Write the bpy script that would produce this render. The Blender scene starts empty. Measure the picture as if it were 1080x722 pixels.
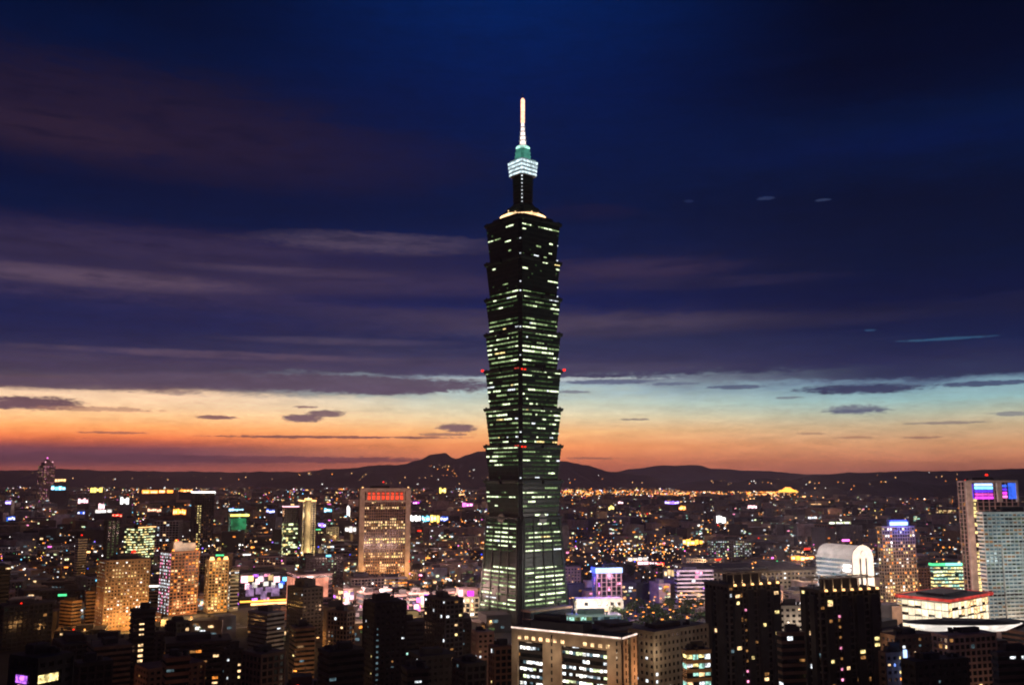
import bpy, math, random
from math import radians as R, sin, cos, tan, atan, pi
random.seed(101)
sc = bpy.context.scene
COL = sc.collection

# ------------------------------------------------------------------ camera
F = 983.0; CX = 540.0; CY = 361.0; PITCH = R(8.33); HC = 129.0
cam = bpy.data.cameras.new('camera'); co = bpy.data.objects.new('camera', cam); COL.objects.link(co)
co.location = (0, 0, HC); co.rotation_euler = (R(90) + PITCH, 0, 0)
cam.sensor_width = 36; cam.lens = F / 1080 * 36; cam.clip_start = 1; cam.clip_end = 80000
sc.camera = co

def te(y):  return tan(PITCH + atan((CY - y) / F))            # slope of a sight line
def wx(x, y, Y): return (x - CX) / F / (cos(PITCH) - (CY - y) / F * sin(PITCH)) * Y
def hz(y, Y): return HC + Y * te(y)
def px(X, Y, Z):
    s = atan((Z - HC) / Y) - PITCH
    yc = tan(s); y = CY - yc * F
    return CX + X / Y * (cos(PITCH) - yc * sin(PITCH)) * F, y

def lin(c):
    return tuple((v / 255 / 12.92) if v / 255 <= .04045 else ((v / 255 + .055) / 1.055) ** 2.4 for v in c[:3]) + (1,)

# ------------------------------------------------------------------ world
sc.view_settings.view_transform = 'Standard'; sc.view_settings.look = 'None'
sc.view_settings.exposure = 0; sc.view_settings.gamma = 1
w = bpy.data.worlds.new('World'); sc.world = w; w.use_nodes = True
NT = w.node_tree; NT.nodes.clear()
class V:
    """a socket with arithmetic"""
    nt = NT
    def __init__(s, k): s.k = k
    @staticmethod
    def m(op, *a, clamp=False):
        n = V.nt.nodes.new('ShaderNodeMath'); n.operation = op; n.use_clamp = clamp
        for i, q in enumerate(a):
            if isinstance(q, V): V.nt.links.new(q.k, n.inputs[i])
            else: n.inputs[i].default_value = q
        return V(n.outputs[0])
    def __add__(s, o): return V.m('ADD', s, o)
    def __sub__(s, o): return V.m('SUBTRACT', s, o)
    def __mul__(s, o): return V.m('MULTIPLY', s, o)
    def __truediv__(s, o): return V.m('DIVIDE', s, o)
    __radd__ = __add__; __rmul__ = __mul__
def step(v, a, b, o0=0., o1=1.):
    n = V.nt.nodes.new('ShaderNodeMapRange'); n.interpolation_type = 'SMOOTHSTEP'
    V.nt.links.new(v.k, n.inputs[0])
    for i, q in zip((1, 2, 3, 4), (a, b, o0, o1)): n.inputs[i].default_value = q
    return V(n.outputs[0])
def ramp(v, pts):
    n = V.nt.nodes.new('ShaderNodeValToRGB'); V.nt.links.new(v.k, n.inputs[0])
    e = n.color_ramp.elements
    for i, (p, c) in enumerate(pts):
        q = e[i] if i < 2 else e.new(p)
        q.position = p; q.color = c
    return V(n.outputs[0])
def mix(f, a, b, mode='MIX'):
    n = V.nt.nodes.new('ShaderNodeMix'); n.data_type = 'RGBA'; n.blend_type = mode; n.clamp_factor = True
    for i, q in ((0, f), (6, a), (7, b)):
        if isinstance(q, V): V.nt.links.new(q.k, n.inputs[i])
        else: n.inputs[i].default_value = q
    return V(n.outputs[2])
def noise(vx, vy, vz, scale, detail=3., rough=.5):
    c = V.nt.nodes.new('ShaderNodeCombineXYZ')
    for i, q in enumerate((vx, vy, vz)):
        if isinstance(q, V): V.nt.links.new(q.k, c.inputs[i])
        else: c.inputs[i].default_value = q
    n = V.nt.nodes.new('ShaderNodeTexNoise'); n.inputs['Scale'].default_value = scale
    n.inputs['Detail'].default_value = detail; n.inputs['Roughness'].default_value = rough
    V.nt.links.new(c.outputs[0], n.inputs['Vector'])
    return V(n.outputs[0])
tc = NT.nodes.new('ShaderNodeTexCoord'); sp = NT.nodes.new('ShaderNodeSeparateXYZ'); NT.links.new(tc.outputs['Generated'], sp.inputs[0])
dx, dy, dz = (V(sp.outputs[i]) for i in range(3))
az = V.m('ARCTAN2', dx, dy) * 57.2958
el = V.m('ARCSINE', dz) * 57.2958
def ae(x, y):
    X = (x - CX) / F / (cos(PITCH) - (CY - y) / F * sin(PITCH)); Z = te(y)
    return math.degrees(math.atan2(X, 1)), math.degrees(math.atan2(Z, math.hypot(X, 1)))
# slow wisps and fine streaks, both long in azimuth and thin in elevation
nA = noise(az * .035, el * .22, 3.1, 1.0, 4, .55)
nB = noise(az * .10, el * .75, 7.7, 1.0, 5, .6)
nC = noise(az * .5, el * 1.6, 1.3, 1.0, 4, .6)
# the sky's layers follow elevation; cloud edges are broken up by the noise
def cramp(pts, x):
    out = []
    for y, c in pts:
        out.append((max(0, min(1, ae(x, y)[1] / 32)), lin(c)))
    return sorted(out, key=lambda t: t[0])
left = [(503, (84, 44, 58)), (494, (150, 76, 66)), (490, (112, 60, 68)), (478, (96, 56, 72)), (472, (112, 60, 70)), (466, (176, 86, 66)), (459, (230, 122, 70)), (449, (250, 166, 98)), (439, (254, 196, 136)),
        (426, (250, 208, 164)), (414, (254, 214, 176)), (409, (104, 80, 88)), (396, (76, 66, 86)), (378, (70, 58, 86)), (360, (44, 42, 78)), (340, (34, 34, 76)), (318, (46, 38, 76)), (296, (66, 48, 78)),
        (268, (50, 37, 68)), (246, (32, 26, 62)), (222, (2, 20, 58)), (190, (2, 17, 54)), (150, (24, 20, 48)), (90, (16, 18, 48)), (40, (1, 17, 54)), (0, (0, 13, 46))]
mid = [(503, (150, 78, 64)), (492, (186, 98, 70)), (484, (206, 114, 76)), (470, (230, 140, 84)), (455, (238, 178, 118)), (440, (230, 208, 166)),
       (425, (200, 206, 186)), (410, (164, 186, 190)), (400, (150, 164, 176)), (394, (70, 66, 94)), (380, (62, 56, 88)), (362, (52, 50, 84)), (342, (66, 52, 82)), (318, (16, 28, 78)), (292, (34, 32, 72)),
       (262, (10, 25, 68)), (225, (0, 21, 62)), (190, (0, 20, 62)), (100, (0, 23, 74)), (0, (0, 31, 88))]
right = [(503, (130, 76, 66)), (494, (160, 94, 74)), (484, (186, 116, 84)), (468, (198, 142, 100)), (450, (194, 168, 132)), (436, (174, 178, 156)),
         (422, (148, 184, 184)), (408, (124, 158, 174)), (401, (92, 116, 142)), (396, (44, 52, 86)), (380, (34, 38, 76)), (362, (20, 32, 72)), (344, (16, 26, 66)), (330, (24, 26, 60)), (315, (4, 18, 58)),
         (280, (0, 17, 52)), (210, (0, 13, 44)), (150, (0, 20, 60)), (60, (0, 8, 36)), (0, (0, 6, 30))]
nD = noise(az * .9, el * 3.4, 5.5, 1.0, 6, .68)
nF = noise(az * 2.4, el * 8., 2.2, 1.0, 5, .7)
nE = noise(az * .22, el * 1.3, 9.1, 1.0, 7, .66)
wob = (nB - .5) * 1.9 + (nC - .5) * .9 + (nD - .5) * 1.0 + (nF - .5) * .5
amp = step(el, 3.6, 6.5, .12, 1.0)
ev = (el + wob * amp) / 32.
sky_l, sky_m, sky_r = (ramp(ev, cramp(p, x)) for p, x in ((left, 110), (mid, 560), (right, 930)))
wl = step(az, -22, 0); wr = step(az, 0, 23)
sky = mix(wr, mix(wl, sky_l, sky_m), sky_r)
# separate clouds: (x, y, half width, half height, colour, strength, ragged) as bearings on the sky
def patch(sky, x, y, w_, h_, c, s=1., rag=.9, tex=None, tilt=0.):
    a0, e0 = ae(x, y); sa = abs(ae(x + w_, y)[0] - a0); se = abs(ae(x, y - h_)[1] - e0)
    da = (az - a0)
    u = da * (1 / sa); v = (el - e0 + (da * tilt if tilt else 0.)) * (1 / se)
    if h_ > 3.2 and rag < .6:
        d = u * u + v * v + (nB - .5) * 1.2 + (nD - .5) * 1.8 + (nF - .5) * 1.6
        m = step(d, .35, 1.25, s, 0.)
    elif h_ > 3.2:
        d = u * u + v * v + (nE - .5) * (rag * 3.0) + (nD - .5) * 1.6 + (nF - .5) * .8
        m = step(d, -.2, 1.5, s, 0.) * step(nE, .36, .6, .35, 1.)
    else:
        d = u * u + v * v + ((tex or nC) - .5) * (rag * 1.6) + (nD - .5) * 2.2 + (nF - .5) * 2.4
        m = step(d, .4, 1.15, min(1., s * 1.12), 0.)
    return mix(m, sky, lin(c))
P = []
# broad rose veils on the upper left, a long band across the middle
P += [(90, 118, 280, 62, (50, 29, 50), .7, 1.2, nB), (300, 165, 220, 42, (42, 27, 54), .6, 1.2, nB), (40, 135, 150, 24, (64, 38, 56), .5, 1.2, nC)]
P += [(190, 262, 340, 20, (66, 47, 76), .8, .9, nB), (400, 256, 130, 12, (104, 76, 96), .85, 1., nC), (90, 292, 190, 11, (112, 78, 96), .9, .9, nB), (300, 286, 120, 5, (96, 68, 90), .7, .9, nB), (170, 281, 150, 5, (52, 40, 72), .6, .9, nB), (430, 300, 180, 14, (74, 52, 78), .7, .9, nB), (440, 335, 150, 12, (76, 56, 80), .65, .8, nB)]
P += [(180, 336, 300, 20, (30, 34, 78), .85, .7, nB), (430, 318, 120, 7, (22, 30, 76), .7, .8, nB), (470, 360, 110, 8, (26, 34, 78), .75, .8, nB), (400, 276, 120, 7, (20, 26, 70), .6, .9, nB)]
P += [(230, 374, 180, 4.5, (112, 84, 102), .7, .7, nC), (360, 360, 120, 4.5, (100, 76, 96), .6, .7, nC), (120, 388, 220, 8, (66, 56, 84), .5, .5, nB), (450, 382, 110, 6, (80, 66, 90), .7, .7, nC)]
P += [(640, 342, 190, 13, (86, 64, 84), .85, .6, nB), (850, 338, 150, 8, (46, 38, 66), .6, .8, nB), (660, 284, 130, 13, (70, 47, 72), .8, .8, nB), (740, 298, 150, 7, (54, 40, 68), .7, .8, nB), (620, 224, 60, 10, (30, 22, 54), .7, .8, nA)]
P += [(700, 368, 260, 12, (44, 44, 80), .7, .6, nB), (620, 388, 160, 6, (76, 68, 94), .7, .7, nB), (950, 150, 240, 20, (0, 18, 66), .6, .6, nA), (960, 80, 260, 34, (1, 5, 30), .6, .6, nA)]
P += [(560, 400, 130, 3, (196, 204, 204), .6, .5, nC)]
# deck underside reaching into the glow on the left
P += [(320, 404, 230, 10, (84, 70, 92), .95, .45, nB), (395, 411, 75, 6, (88, 76, 98), .95, .5, nC), (60, 404, 120, 6, (88, 72, 92), .9, .5, nC)]
# small dark clouds in the glow
P += [(25, 424, 66, 8, (108, 80, 88), 1, .5, nC), (100, 431, 70, 3, (170, 122, 104), .6, .8, nC), (318, 441, 22, 4.5, (118, 92, 98), 1, .5, nC), (342, 436, 22, 4, (112, 88, 96), .95, .5, nC),
      (232, 440, 22, 2.5, (134, 96, 92), .9, .7, nC), (322, 429, 14, 1.6, (140, 106, 104), .8, .6, nC), (482, 451, 22, 4.5, (120, 92, 94), 1, .5, nC), (470, 458, 28, 2, (140, 100, 92), .7, .7, nC),
      (330, 460.6, 120, 1.7, (124, 78, 74), .85, .4, nC), (120, 456, 42, 1.6, (160, 96, 76), .8, .4, nC), (440, 461, 60, 1.2, (130, 84, 80), .7, .4, nC), (250, 484, 230, 4, (86, 48, 62), .8, .4, nB), (60, 482, 190, 6, (82, 48, 64), .7, .4, nB)]
P += [(910, 410, 80, 6, (54, 62, 94), 1, .5, nC), (905, 432, 38, 6, (100, 106, 122), .9, .5, nC), (902, 433, 34, 2, (84, 90, 112), .8, .5, nC), (775, 408, 34, 2.4, (84, 96, 122), .85, .6, nC),
      (1000, 445.5, 44, 1.6, (140, 124, 116), .8, .3, nC), (975, 461, 26, 1.5, (140, 98, 84), .7, .3, nC), (672, 442, 18, 1.4, (134, 118, 110), .8, .3, nC), (604, 413, 18, 1.8, (120, 124, 136), .8, .4, nC),
      (640, 402.5, 52, 3, (92, 100, 126), .85, .6, nC), (708, 404.5, 30, 2, (96, 106, 130), .8, .5, nC), (1068, 436, 24, 3, (120, 122, 128), .7, .5, nC), (855, 457, 20, 1.2, (150, 112, 92), .6, .3, nC),
      (900, 461, 24, 1.4, (150, 104, 84), .6, .3, nC), (830, 419, 16, 1.6, (110, 118, 130), .7, .4, nC), (624, 483, 34, 1.4, (150, 88, 72), .8, .3, nC), (1040, 404, 60, 3, (60, 70, 104), .8, .5, nC)]
P += [(808, 209, 11, 2.5, (44, 50, 84), .8, .8, nC), (868, 211, 9, 1.6, (50, 54, 84), .8, .6, nC), (727, 212, 6, 2, (36, 44, 84), .6, .8, nC), (1000, 357, 60, 1.6, (56, 92, 124), .6, .6, nC), (918, 348, 8, 1.2, (50, 84, 120), .6, .6, nC)]
for p in P: sky = patch(sky, *p)
# fine mottling so no layer is even, the unlit sky behind the viewer, ground below
mott = (nE - .5) * .6 + (nD - .5) * .5 + (nF - .5) * .22 + 1.
vm = NT.nodes.new('ShaderNodeVectorMath'); vm.operation = 'SCALE'; NT.links.new(sky.k, vm.inputs[0]); NT.links.new(mott.k, vm.inputs[3])
sky = V(vm.outputs[0])
bst = V.m('EXPONENT', V.m('MAXIMUM', el, 0.) * -.5) * 1.7 + 1.04
vm2 = NT.nodes.new('ShaderNodeVectorMath'); vm2.operation = 'SCALE'; NT.links.new(sky.k, vm2.inputs[0]); NT.links.new(bst.k, vm2.inputs[3]); sky = V(vm2.outputs[0])
sky = mix(step(el, 5.5, 9), sky, mix(1., sky, (.7, .95, 1.0, 1), 'MULTIPLY'))
back = step(dy, -.1, .75)
sky = mix(back, lin((26, 22, 44)), sky)
sky = mix(step(el, -3, -.4), lin((16, 10, 18)), sky)
# a trace of the physical twilight sky
SUN_AZ = -14.; SUN_EL = 1.
st = NT.nodes.new('ShaderNodeTexSky'); st.sky_type = 'NISHITA'; st.sun_disc = False
st.sun_elevation = R(SUN_EL); st.sun_rotation = R(SUN_AZ)
bg = NT.nodes.new('ShaderNodeBackground'); bg2 = NT.nodes.new('ShaderNodeBackground'); ad = NT.nodes.new('ShaderNodeAddShader'); wo = NT.nodes.new('ShaderNodeOutputWorld')
NT.links.new(sky.k, bg.inputs[0]); bg.inputs[1].default_value = 1.0
NT.links.new(st.outputs[0], bg2.inputs[0]); bg2.inputs[1].default_value = .0004
NT.links.new(bg.outputs[0], ad.inputs[0]); NT.links.new(bg2.outputs[0], ad.inputs[1]); NT.links.new(ad.outputs[0], wo.inputs[0])
w.cycles.sampling_method = 'MANUAL'; w.cycles.sample_map_resolution = 512

sl = bpy.data.lights.new('sun', 'SUN'); sl.energy = .06; sl.color = (1, .55, .3); sl.angle = R(8)
so = bpy.data.objects.new('sun', sl); COL.objects.link(so)
so.rotation_euler = (R(90 - SUN_EL), 0, R(180 - SUN_AZ))

cy = sc.cycles
cy.use_denoising = True; cy.max_bounces = 4; cy.diffuse_bounces = 1; cy.glossy_bounces = 2; cy.transmission_bounces = 2; cy.volume_bounces = 0
cy.sample_clamp_indirect = 2; cy.sample_clamp_direct = 12; cy.use_adaptive_sampling = True; cy.adaptive_threshold = .01
cy.use_light_tree = True; cy.caustics_reflective = False; cy.caustics_refractive = False
cy.pixel_filter_type = 'BLACKMAN_HARRIS'; cy.filter_width = 2.0

# ------------------------------------------------------------------ materials
MATS = {}
def surf(name, c, rough=.8, spec=.3, var=.25, scale=.15, metal=0.):
    if name in MATS: return MATS[name]
    m = bpy.data.materials.new(name); m.use_nodes = True; MATS[name] = m
    nt = m.node_tree; b = nt.nodes['Principled BSDF']
    b.inputs['Roughness'].default_value = rough; b.inputs['Specular IOR Level'].default_value = spec; b.inputs['Metallic'].default_value = metal
    V.nt = nt
    t = nt.nodes.new('ShaderNodeTexCoord'); n = nt.nodes.new('ShaderNodeTexNoise'); n.inputs['Scale'].default_value = scale; n.inputs['Detail'].default_value = 5
    nt.links.new(t.outputs['Object'], n.inputs['Vector'])
    k = step(V(n.outputs[0]), .3, .7, 1 - var, 1 + var)
    vm = nt.nodes.new('ShaderNodeVectorMath'); vm.operation = 'SCALE'; vm.inputs[0].default_value = c[:3]; nt.links.new(k.k, vm.inputs[3])
    nt.links.new(vm.outputs[0], b.inputs['Base Color'])
    return m
def emit(name, c, s, var=.5, scale=.4, sample=False):
    """things that give off light: window interiors, lamps, signs"""
    if name in MATS: return MATS[name]
    m = bpy.data.materials.new(name); m.use_nodes = True; MATS[name] = m
    nt = m.node_tree; nt.nodes.clear(); V.nt = nt
    o = nt.nodes.new('ShaderNodeOutputMaterial'); e = nt.nodes.new('ShaderNodeEmission')
    g = nt.nodes.new('ShaderNodeNewGeometry'); wn = nt.nodes.new('ShaderNodeTexNoise'); wn.inputs['Scale'].default_value = scale; wn.inputs['Detail'].default_value = 3
    nt.links.new(g.outputs['Position'], wn.inputs['Vector'])
    k = step(V(wn.outputs[0]), .35, .65, 1 - var, 1 + var) * s
    e.inputs[0].default_value = lin(c); nt.links.new(k.k, e.inputs[1]); nt.links.new(e.outputs[0], o.inputs[0])
    m.cycles.emission_sampling = 'AUTO' if sample else 'NONE'
    return m
for a in [('beige', (.36, .30, .23)), ('cream', (.46, .40, .31)), ('white_stone', (.62, .58, .54)), ('grey', (.26, .26, .27)), ('brown', (.20, .13, .09)), ('brick', (.30, .15, .09)),
          ('dark_stone', (.07, .06, .06)), ('charcoal', (.035, .035, .04)), ('pink_stone', (.42, .30, .28)), ('tan', (.33, .24, .15)), ('jade_stone', (.10, .14, .12))]: surf(*a)
surf('roofing', (.06, .06, .065), .9, .2); surf('glass', (.012, .016, .02), .12, .6, .3); surf('green_glass', (.008, .022, .017), .3, .08, .3)
surf('steel', (.25, .26, .28), .4, .5, .1, .5); surf('blue_glass', (.015, .03, .045), .12, .6, .3); surf('bark', (.05, .035, .025), .95)
surf('leaves', (.035, .06, .022), .8, .2, .6, .8); surf('asphalt', (.05, .05, .052), .85, .3, .3, .05); surf('paint', (.7, .7, .68), .6)
surf('ground', (.05, .048, .045), .95, .2, .5, .01); surf('hill', (.045, .05, .045), .95, .1, .6, .002); surf('grass', (.03, .05, .02), .95, .1, .4, .05)
surf('car_paint', (.12, .12, .13), .3, .6); surf('car_white', (.6, .6, .6), .3, .6); surf('rubber', (.02, .02, .02))
W = {}
for n, c, s in [('warm', (255, 208, 150), 1.05), ('yellow', (255, 228, 150), 1.0), ('cool', (232, 240, 246), .95), ('teal', (175, 235, 215), .7), ('green_white', (232, 245, 190), 1.15), ('white', (255, 250, 240), 1.4),
                ('orange', (255, 150, 60), 1.1), ('dim_warm', (200, 140, 80), .35), ('dim_cool', (120, 150, 160), .3), ('dim_green', (110, 130, 80), .3), ('rose', (255, 150, 190), 1.1), ('violet', (200, 110, 255), 1.2)]:
    W[n] = emit('window_light_' + n, c, s * 1.5, .7, .55)
W['glow'] = emit('window_light_glow', (255, 236, 200), 1.5, .25, .2); W['tower'] = emit('window_light_tower', (222, 240, 192), 2.2, .6, .6); W['tower_dim'] = emit('window_light_tower_dim', (172, 202, 140), .8, .7, .6); W['tower_faint'] = emit('window_light_tower_faint', (110, 150, 92), .2, .8, .4)
S = {}
for n, c, s in [('white', (255, 252, 246), 2.4), ('warm', (255, 190, 120), 2.2), ('sodium', (255, 150, 60), 2.4), ('red', (255, 40, 24), 1.8), ('blue', (60, 80, 255), 2.2), ('cyan', (120, 215, 255), 1.8), ('pink', (255, 120, 220), 1.8),
                ('magenta', (230, 60, 230), 1.6), ('violet', (150, 110, 255), 1.8), ('green', (80, 220, 140), 1.4), ('yellow', (255, 225, 110), 1.8), ('teal', (130, 240, 215), 1.6), ('rose', (255, 190, 200), 1.8), ('gold', (255, 176, 70), 1.9), ('pale_blue', (170, 200, 255), 1.6)]:
    S[n] = emit('lamp_light_' + n, c, s * 1.5, .15, .1)
S['hot_white'] = emit('sign_core_white', (250, 248, 255), 2.6, .2, .3); S['hot_warm'] = emit('sign_core_warm', (255, 224, 180), 2.4, .2, .3)  # for the added cores of signs, an overexposed look put into colour
S['dull_green'] = emit('green_wash', (60, 170, 110), .45, .6, .06)
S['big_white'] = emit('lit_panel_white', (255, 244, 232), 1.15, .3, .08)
S['big_warm'] = emit('lit_panel_warm', (255, 212, 150), 1.0, .35, .1)
S['big_teal'] = emit('lit_glass_teal', (130, 190, 165), .55, .6, .08)
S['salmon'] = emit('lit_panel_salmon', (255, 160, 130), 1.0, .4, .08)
S['lavender'] = emit('lit_panel_lavender', (190, 150, 200), .55, .5, .2)
S['purple_screen'] = emit('screen_purple', (110, 60, 255), 1.1, .3, .15)
S['pink_screen'] = emit('screen_pink', (255, 90, 220), 1.1, .3, .15)
S['blue_screen'] = emit('screen_blue', (60, 110, 255), 1.1, .3, .15)
S['red_glow'] = emit('red_niche_light', (255, 80, 50), 1.3, .3, .3); S['dull_red'] = emit('red_roofline', (215, 70, 60), .9, .4, .2)

# ------------------------------------------------------------------ mesh tools
class MB:
    def __init__(s): s.v = []; s.f = []; s.m = []
    def box(s, x, y, z, sx, sy, sz, mat=0, rot=0., top=None, shift=(0, 0)):
        """centre x,y, bottom z; top = scale of the upper face"""
        t = 1 if top is None else top; b = len(s.v); c_, s_ = cos(rot), sin(rot)
        for zz, k, ox, oy in ((z, 1, 0, 0), (z + sz, t, shift[0], shift[1])):
            for a, q in ((-1, -1), (1, -1), (1, 1), (-1, 1)):
                X, Y = a * sx / 2 * k + ox, q * sy / 2 * k + oy
                s.v.append((x + X * c_ - Y * s_, y + X * s_ + Y * c_, zz))
        for q in ((0, 3, 2, 1), (4, 5, 6, 7), (0, 1, 5, 4), (1, 2, 6, 5), (2, 3, 7, 6), (3, 0, 4, 7)):
            s.f.append(tuple(b + i for i in q)); s.m.append(mat)
    def loft(s, rings, mat=0, cap=True):
        b = len(s.v); n = len(rings[0])
        for r in rings: s.v.extend(r)
        for i in range(len(rings) - 1):
            for j in range(n):
                a = b + i * n + j; c = b + i * n + (j + 1) % n
                s.f.append((a, c, c + n, a + n)); s.m.append(mat)
        if cap:
            s.f.append(tuple(b + j for j in reversed(range(n)))); s.m.append(mat)
            s.f.append(tuple(b + (len(rings) - 1) * n + j for j in range(n))); s.m.append(mat)
    def cyl(s, x, y, z, r, h, mat=0, n=10, r2=None):
        r2 = r if r2 is None else r2
        s.loft([[(x + q * cos(2 * pi * j / n), y + q * sin(2 * pi * j / n), zz) for j in range(n)] for zz, q in ((z, r), (z + h, r2))], mat)
    def ball(s, x, y, z, r, mat=0):
        b = len(s.v)
        for d in ((1, 0, 0), (-1, 0, 0), (0, 1, 0), (0, -1, 0), (0, 0, 1), (0, 0, -1)): s.v.append((x + d[0] * r, y + d[1] * r, z + d[2] * r))
        for q in ((0, 2, 4), (2, 1, 4), (1, 3, 4), (3, 0, 4), (2, 0, 5), (1, 2, 5), (3, 1, 5), (0, 3, 5)): s.f.append(tuple(b + i for i in q)); s.m.append(mat)
    def mesh(s, name, mats):
        me = bpy.data.meshes.new(name); me.from_pydata(s.v, [], s.f)
        for m in mats: me.materials.append(m)
        if len(mats) > 1: me.polygons.foreach_set('material_index', s.m)
        me.update(); return me
    def build(s, name, mats, parent=None, loc=None):
        if not isinstance(mats, (list, tuple)): mats = [mats]
        return link(name, s.mesh(name, mats), parent, loc)
def link(name, data, parent=None, loc=None, rz=0.):
    o = bpy.data.objects.new(name, data); COL.objects.link(o)
    if parent is not None: o.parent = parent
    if loc is not None: o.location = loc
    if rz: o.rotation_euler = (0, 0, rz)
    return o
def tag(o, label=None, cat=None, group=None, kind=None):
    for k, v in (('label', label), ('category', cat), ('group', group), ('kind', kind)):
        if v: o[k] = v
    return o
def thing(name, label, cat, loc, rz=0., group=None):
    return tag(link(name, None, None, loc, rz), label, cat, group)
_wm = {}
def window_mesh(ww, wh, mat, th=.12):
    k = (round(ww * 5) / 5, round(wh * 5) / 5, mat.name)
    if k not in _wm:
        b = MB(); b.box(0, 0, -k[1] / 2, k[0], th, k[1]); _wm[k] = b.mesh('window', [mat])
    return _wm[k]
def light(X, Y, Z, P, c=(1, .6, .3), r=2., spot=None, to=None, kind='POINT', blend=.6):
    l = bpy.data.lights.new('lamp', 'SPOT' if spot else kind); l.energy = P; l.color = c; l.shadow_soft_size = r
    o = bpy.data.objects.new('lamp', l); COL.objects.link(o); o.location = (X, Y, Z)
    if spot:
        l.spot_size = R(spot); l.spot_blend = blend
        from mathutils import Vector
        o.rotation_euler = (Vector(to) - Vector((X, Y, Z))).to_track_quat('-Z', 'Y').to_euler()
    return o

VR = random.Random(11)
FOOT = []       # occupied ground: x, y, radius
def place(xL, xc, xR, yt, Y, al):
    """near corner seen at xc at depth Y; right face runs to xR, left face to xL"""
    cxw = wx(xc, yt, Y); a = R(al) + max(0., -math.atan2(cxw, Y)); h = hz(yt, Y)
    wA = max(3., (wx(xR, yt, Y) - cxw) / max(.05, cos(a) - sin(a) * wx(xR, yt, 1)))
    wB = max(3., (cxw - wx(xL, yt, Y)) / max(.05, sin(a) + cos(a) * wx(xL, yt, 1)))
    X = cxw + wA / 2 * cos(a) - wB / 2 * sin(a); Yc = Y + wA / 2 * sin(a) + wB / 2 * cos(a)
    return X, Yc, a, wA, wB, h

def facade(wall, core, lits, w_, d, h, z0=0., fh=3.6, bay=4., style='grid', pat=None, rng=random, sides='AB', roofm=None, skip_top=1):
    """slabs and piers around a glazed core; pat(face, floor, bay, floors, bays) -> light name or None; returns lit windows"""
    nf = max(2, int(round((h - z0) / fh))); fh = (h - z0) / nf
    sl_, pr, pw = {'grid': (1.0, .35, .8), 'bands': (1.5, .3, 0), 'piers': (.5, .25, 1.1), 'punched': (fh * .52, .3, bay * .45), 'glass': (.35, .12, .25)}[style]
    core(0, 0, z0, w_, d, h - z0)
    for i in range(nf + 1):
        z = z0 + i * fh
        hh = sl_ if i else sl_ + .6
        wall(0, 0, z - (sl_ / 2 if i else 0), w_ + 2 * pr, d + 2 * pr, hh)
    wall(0, 0, h - .3, w_ + 2 * pr + .3, d + 2 * pr + .3, 1.4)
    nb = {}
    for face, L, dd in (('A', w_, d), ('B', d, w_)):
        n = max(1, int(round(L / bay))); nb[face] = n; bw = L / n
        if pw:
            for j in range(n + 1):
                t = -L / 2 + j * bw
                for sgn in (-1, 1):
                    if face == 'A': wall(t, sgn * (d / 2 + pr / 2), z0, pw, pr + .14, h - z0)
                    else: wall(sgn * (w_ / 2 + pr / 2), t, z0, pr + .14, pw, h - z0)
    out = []
    wh0 = wh = max(.8, fh - sl_ - .3)
    for face, L in (('A', w_), ('B', d), ('C', d)):
        if face not in sides or pat is None: continue
        n = nb['A' if face == 'A' else 'B']; bw = L / n; ww = max(.8, bw - pw - .25)
        for i in range(nf):
            for j in range(n):
                k = pat(face, i, j, nf, n)
                if not k: continue
                z = z0 + i * fh + fh / 2 + (.3 if i == 0 else 0); t = -L / 2 + (j + .5) * bw
                q_ = VR.random(); ww = max(.8, bw - pw - .25) * (1 if q_ < .55 or style in ('glass', 'bands') else VR.choice((.45, .6, .75))); wh = wh0 * VR.choice((1, 1, .8, .65)); z += (wh0 - wh) / 2
                if face == 'B': t = -t
                if face == 'A': out.append((t, -d / 2 - .05, z, 0., ww, wh, k))
                elif face == 'B': out.append((-w_ / 2 - .05, t, z, pi / 2, ww, wh, k))
                else: out.append((w_ / 2 + .05, t, z, pi / 2, ww, wh, k))
    return out

def office(p, cols, seed, runs=.75):
    """floors lit in runs, some floors dark"""
    r = random.Random(seed); fl = {}
    def f(face, i, j, nf, n):
        q = fl.setdefault((face, i), [r.random() < p * 1.25, 0])
        pr = (.78 if q[0] else .1) if not q[1] else runs + .15
        q[1] = r.random() < pr and (q[0] or r.random() < .5)
        return r.choice(cols) if q[1] else None
    return f
def homes(p, cols, seed):
    r = random.Random(seed); cf = {}
    def f(face, i, j, nf, n):
        k = cf.setdefault(('c', face, j), r.choice((.3, .8, 1.2, 1.9))) * cf.setdefault(('r', i), r.choice((.5, 1, 1, 1.6)))
        return r.choice(cols) if r.random() < p * k else None
    return f

def roof_bits(b, w_, d, h, seed, mech=True):
    r = random.Random(seed)
    b.box(0, 0, h + .2, w_ - 1., d - 1., .25)
    if mech:
        b.box(r.uniform(-.15, .15) * w_, r.uniform(-.1, .15) * d, h + .45, w_ * r.uniform(.3, .55), d * r.uniform(.3, .55), r.uniform(2.5, 5))
        for q in range(r.randint(2, 5)):
            b.cyl(r.uniform(-.38, .38) * w_, r.uniform(-.38, .38) * d, h + .45, 1.1, r.uniform(1.8, 3), 0, 8)
        if r.random() < .4: b.cyl(r.uniform(-.2, .2) * w_, 0, h + .4, .18, r.uniform(6, 11), 0, 5)

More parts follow.
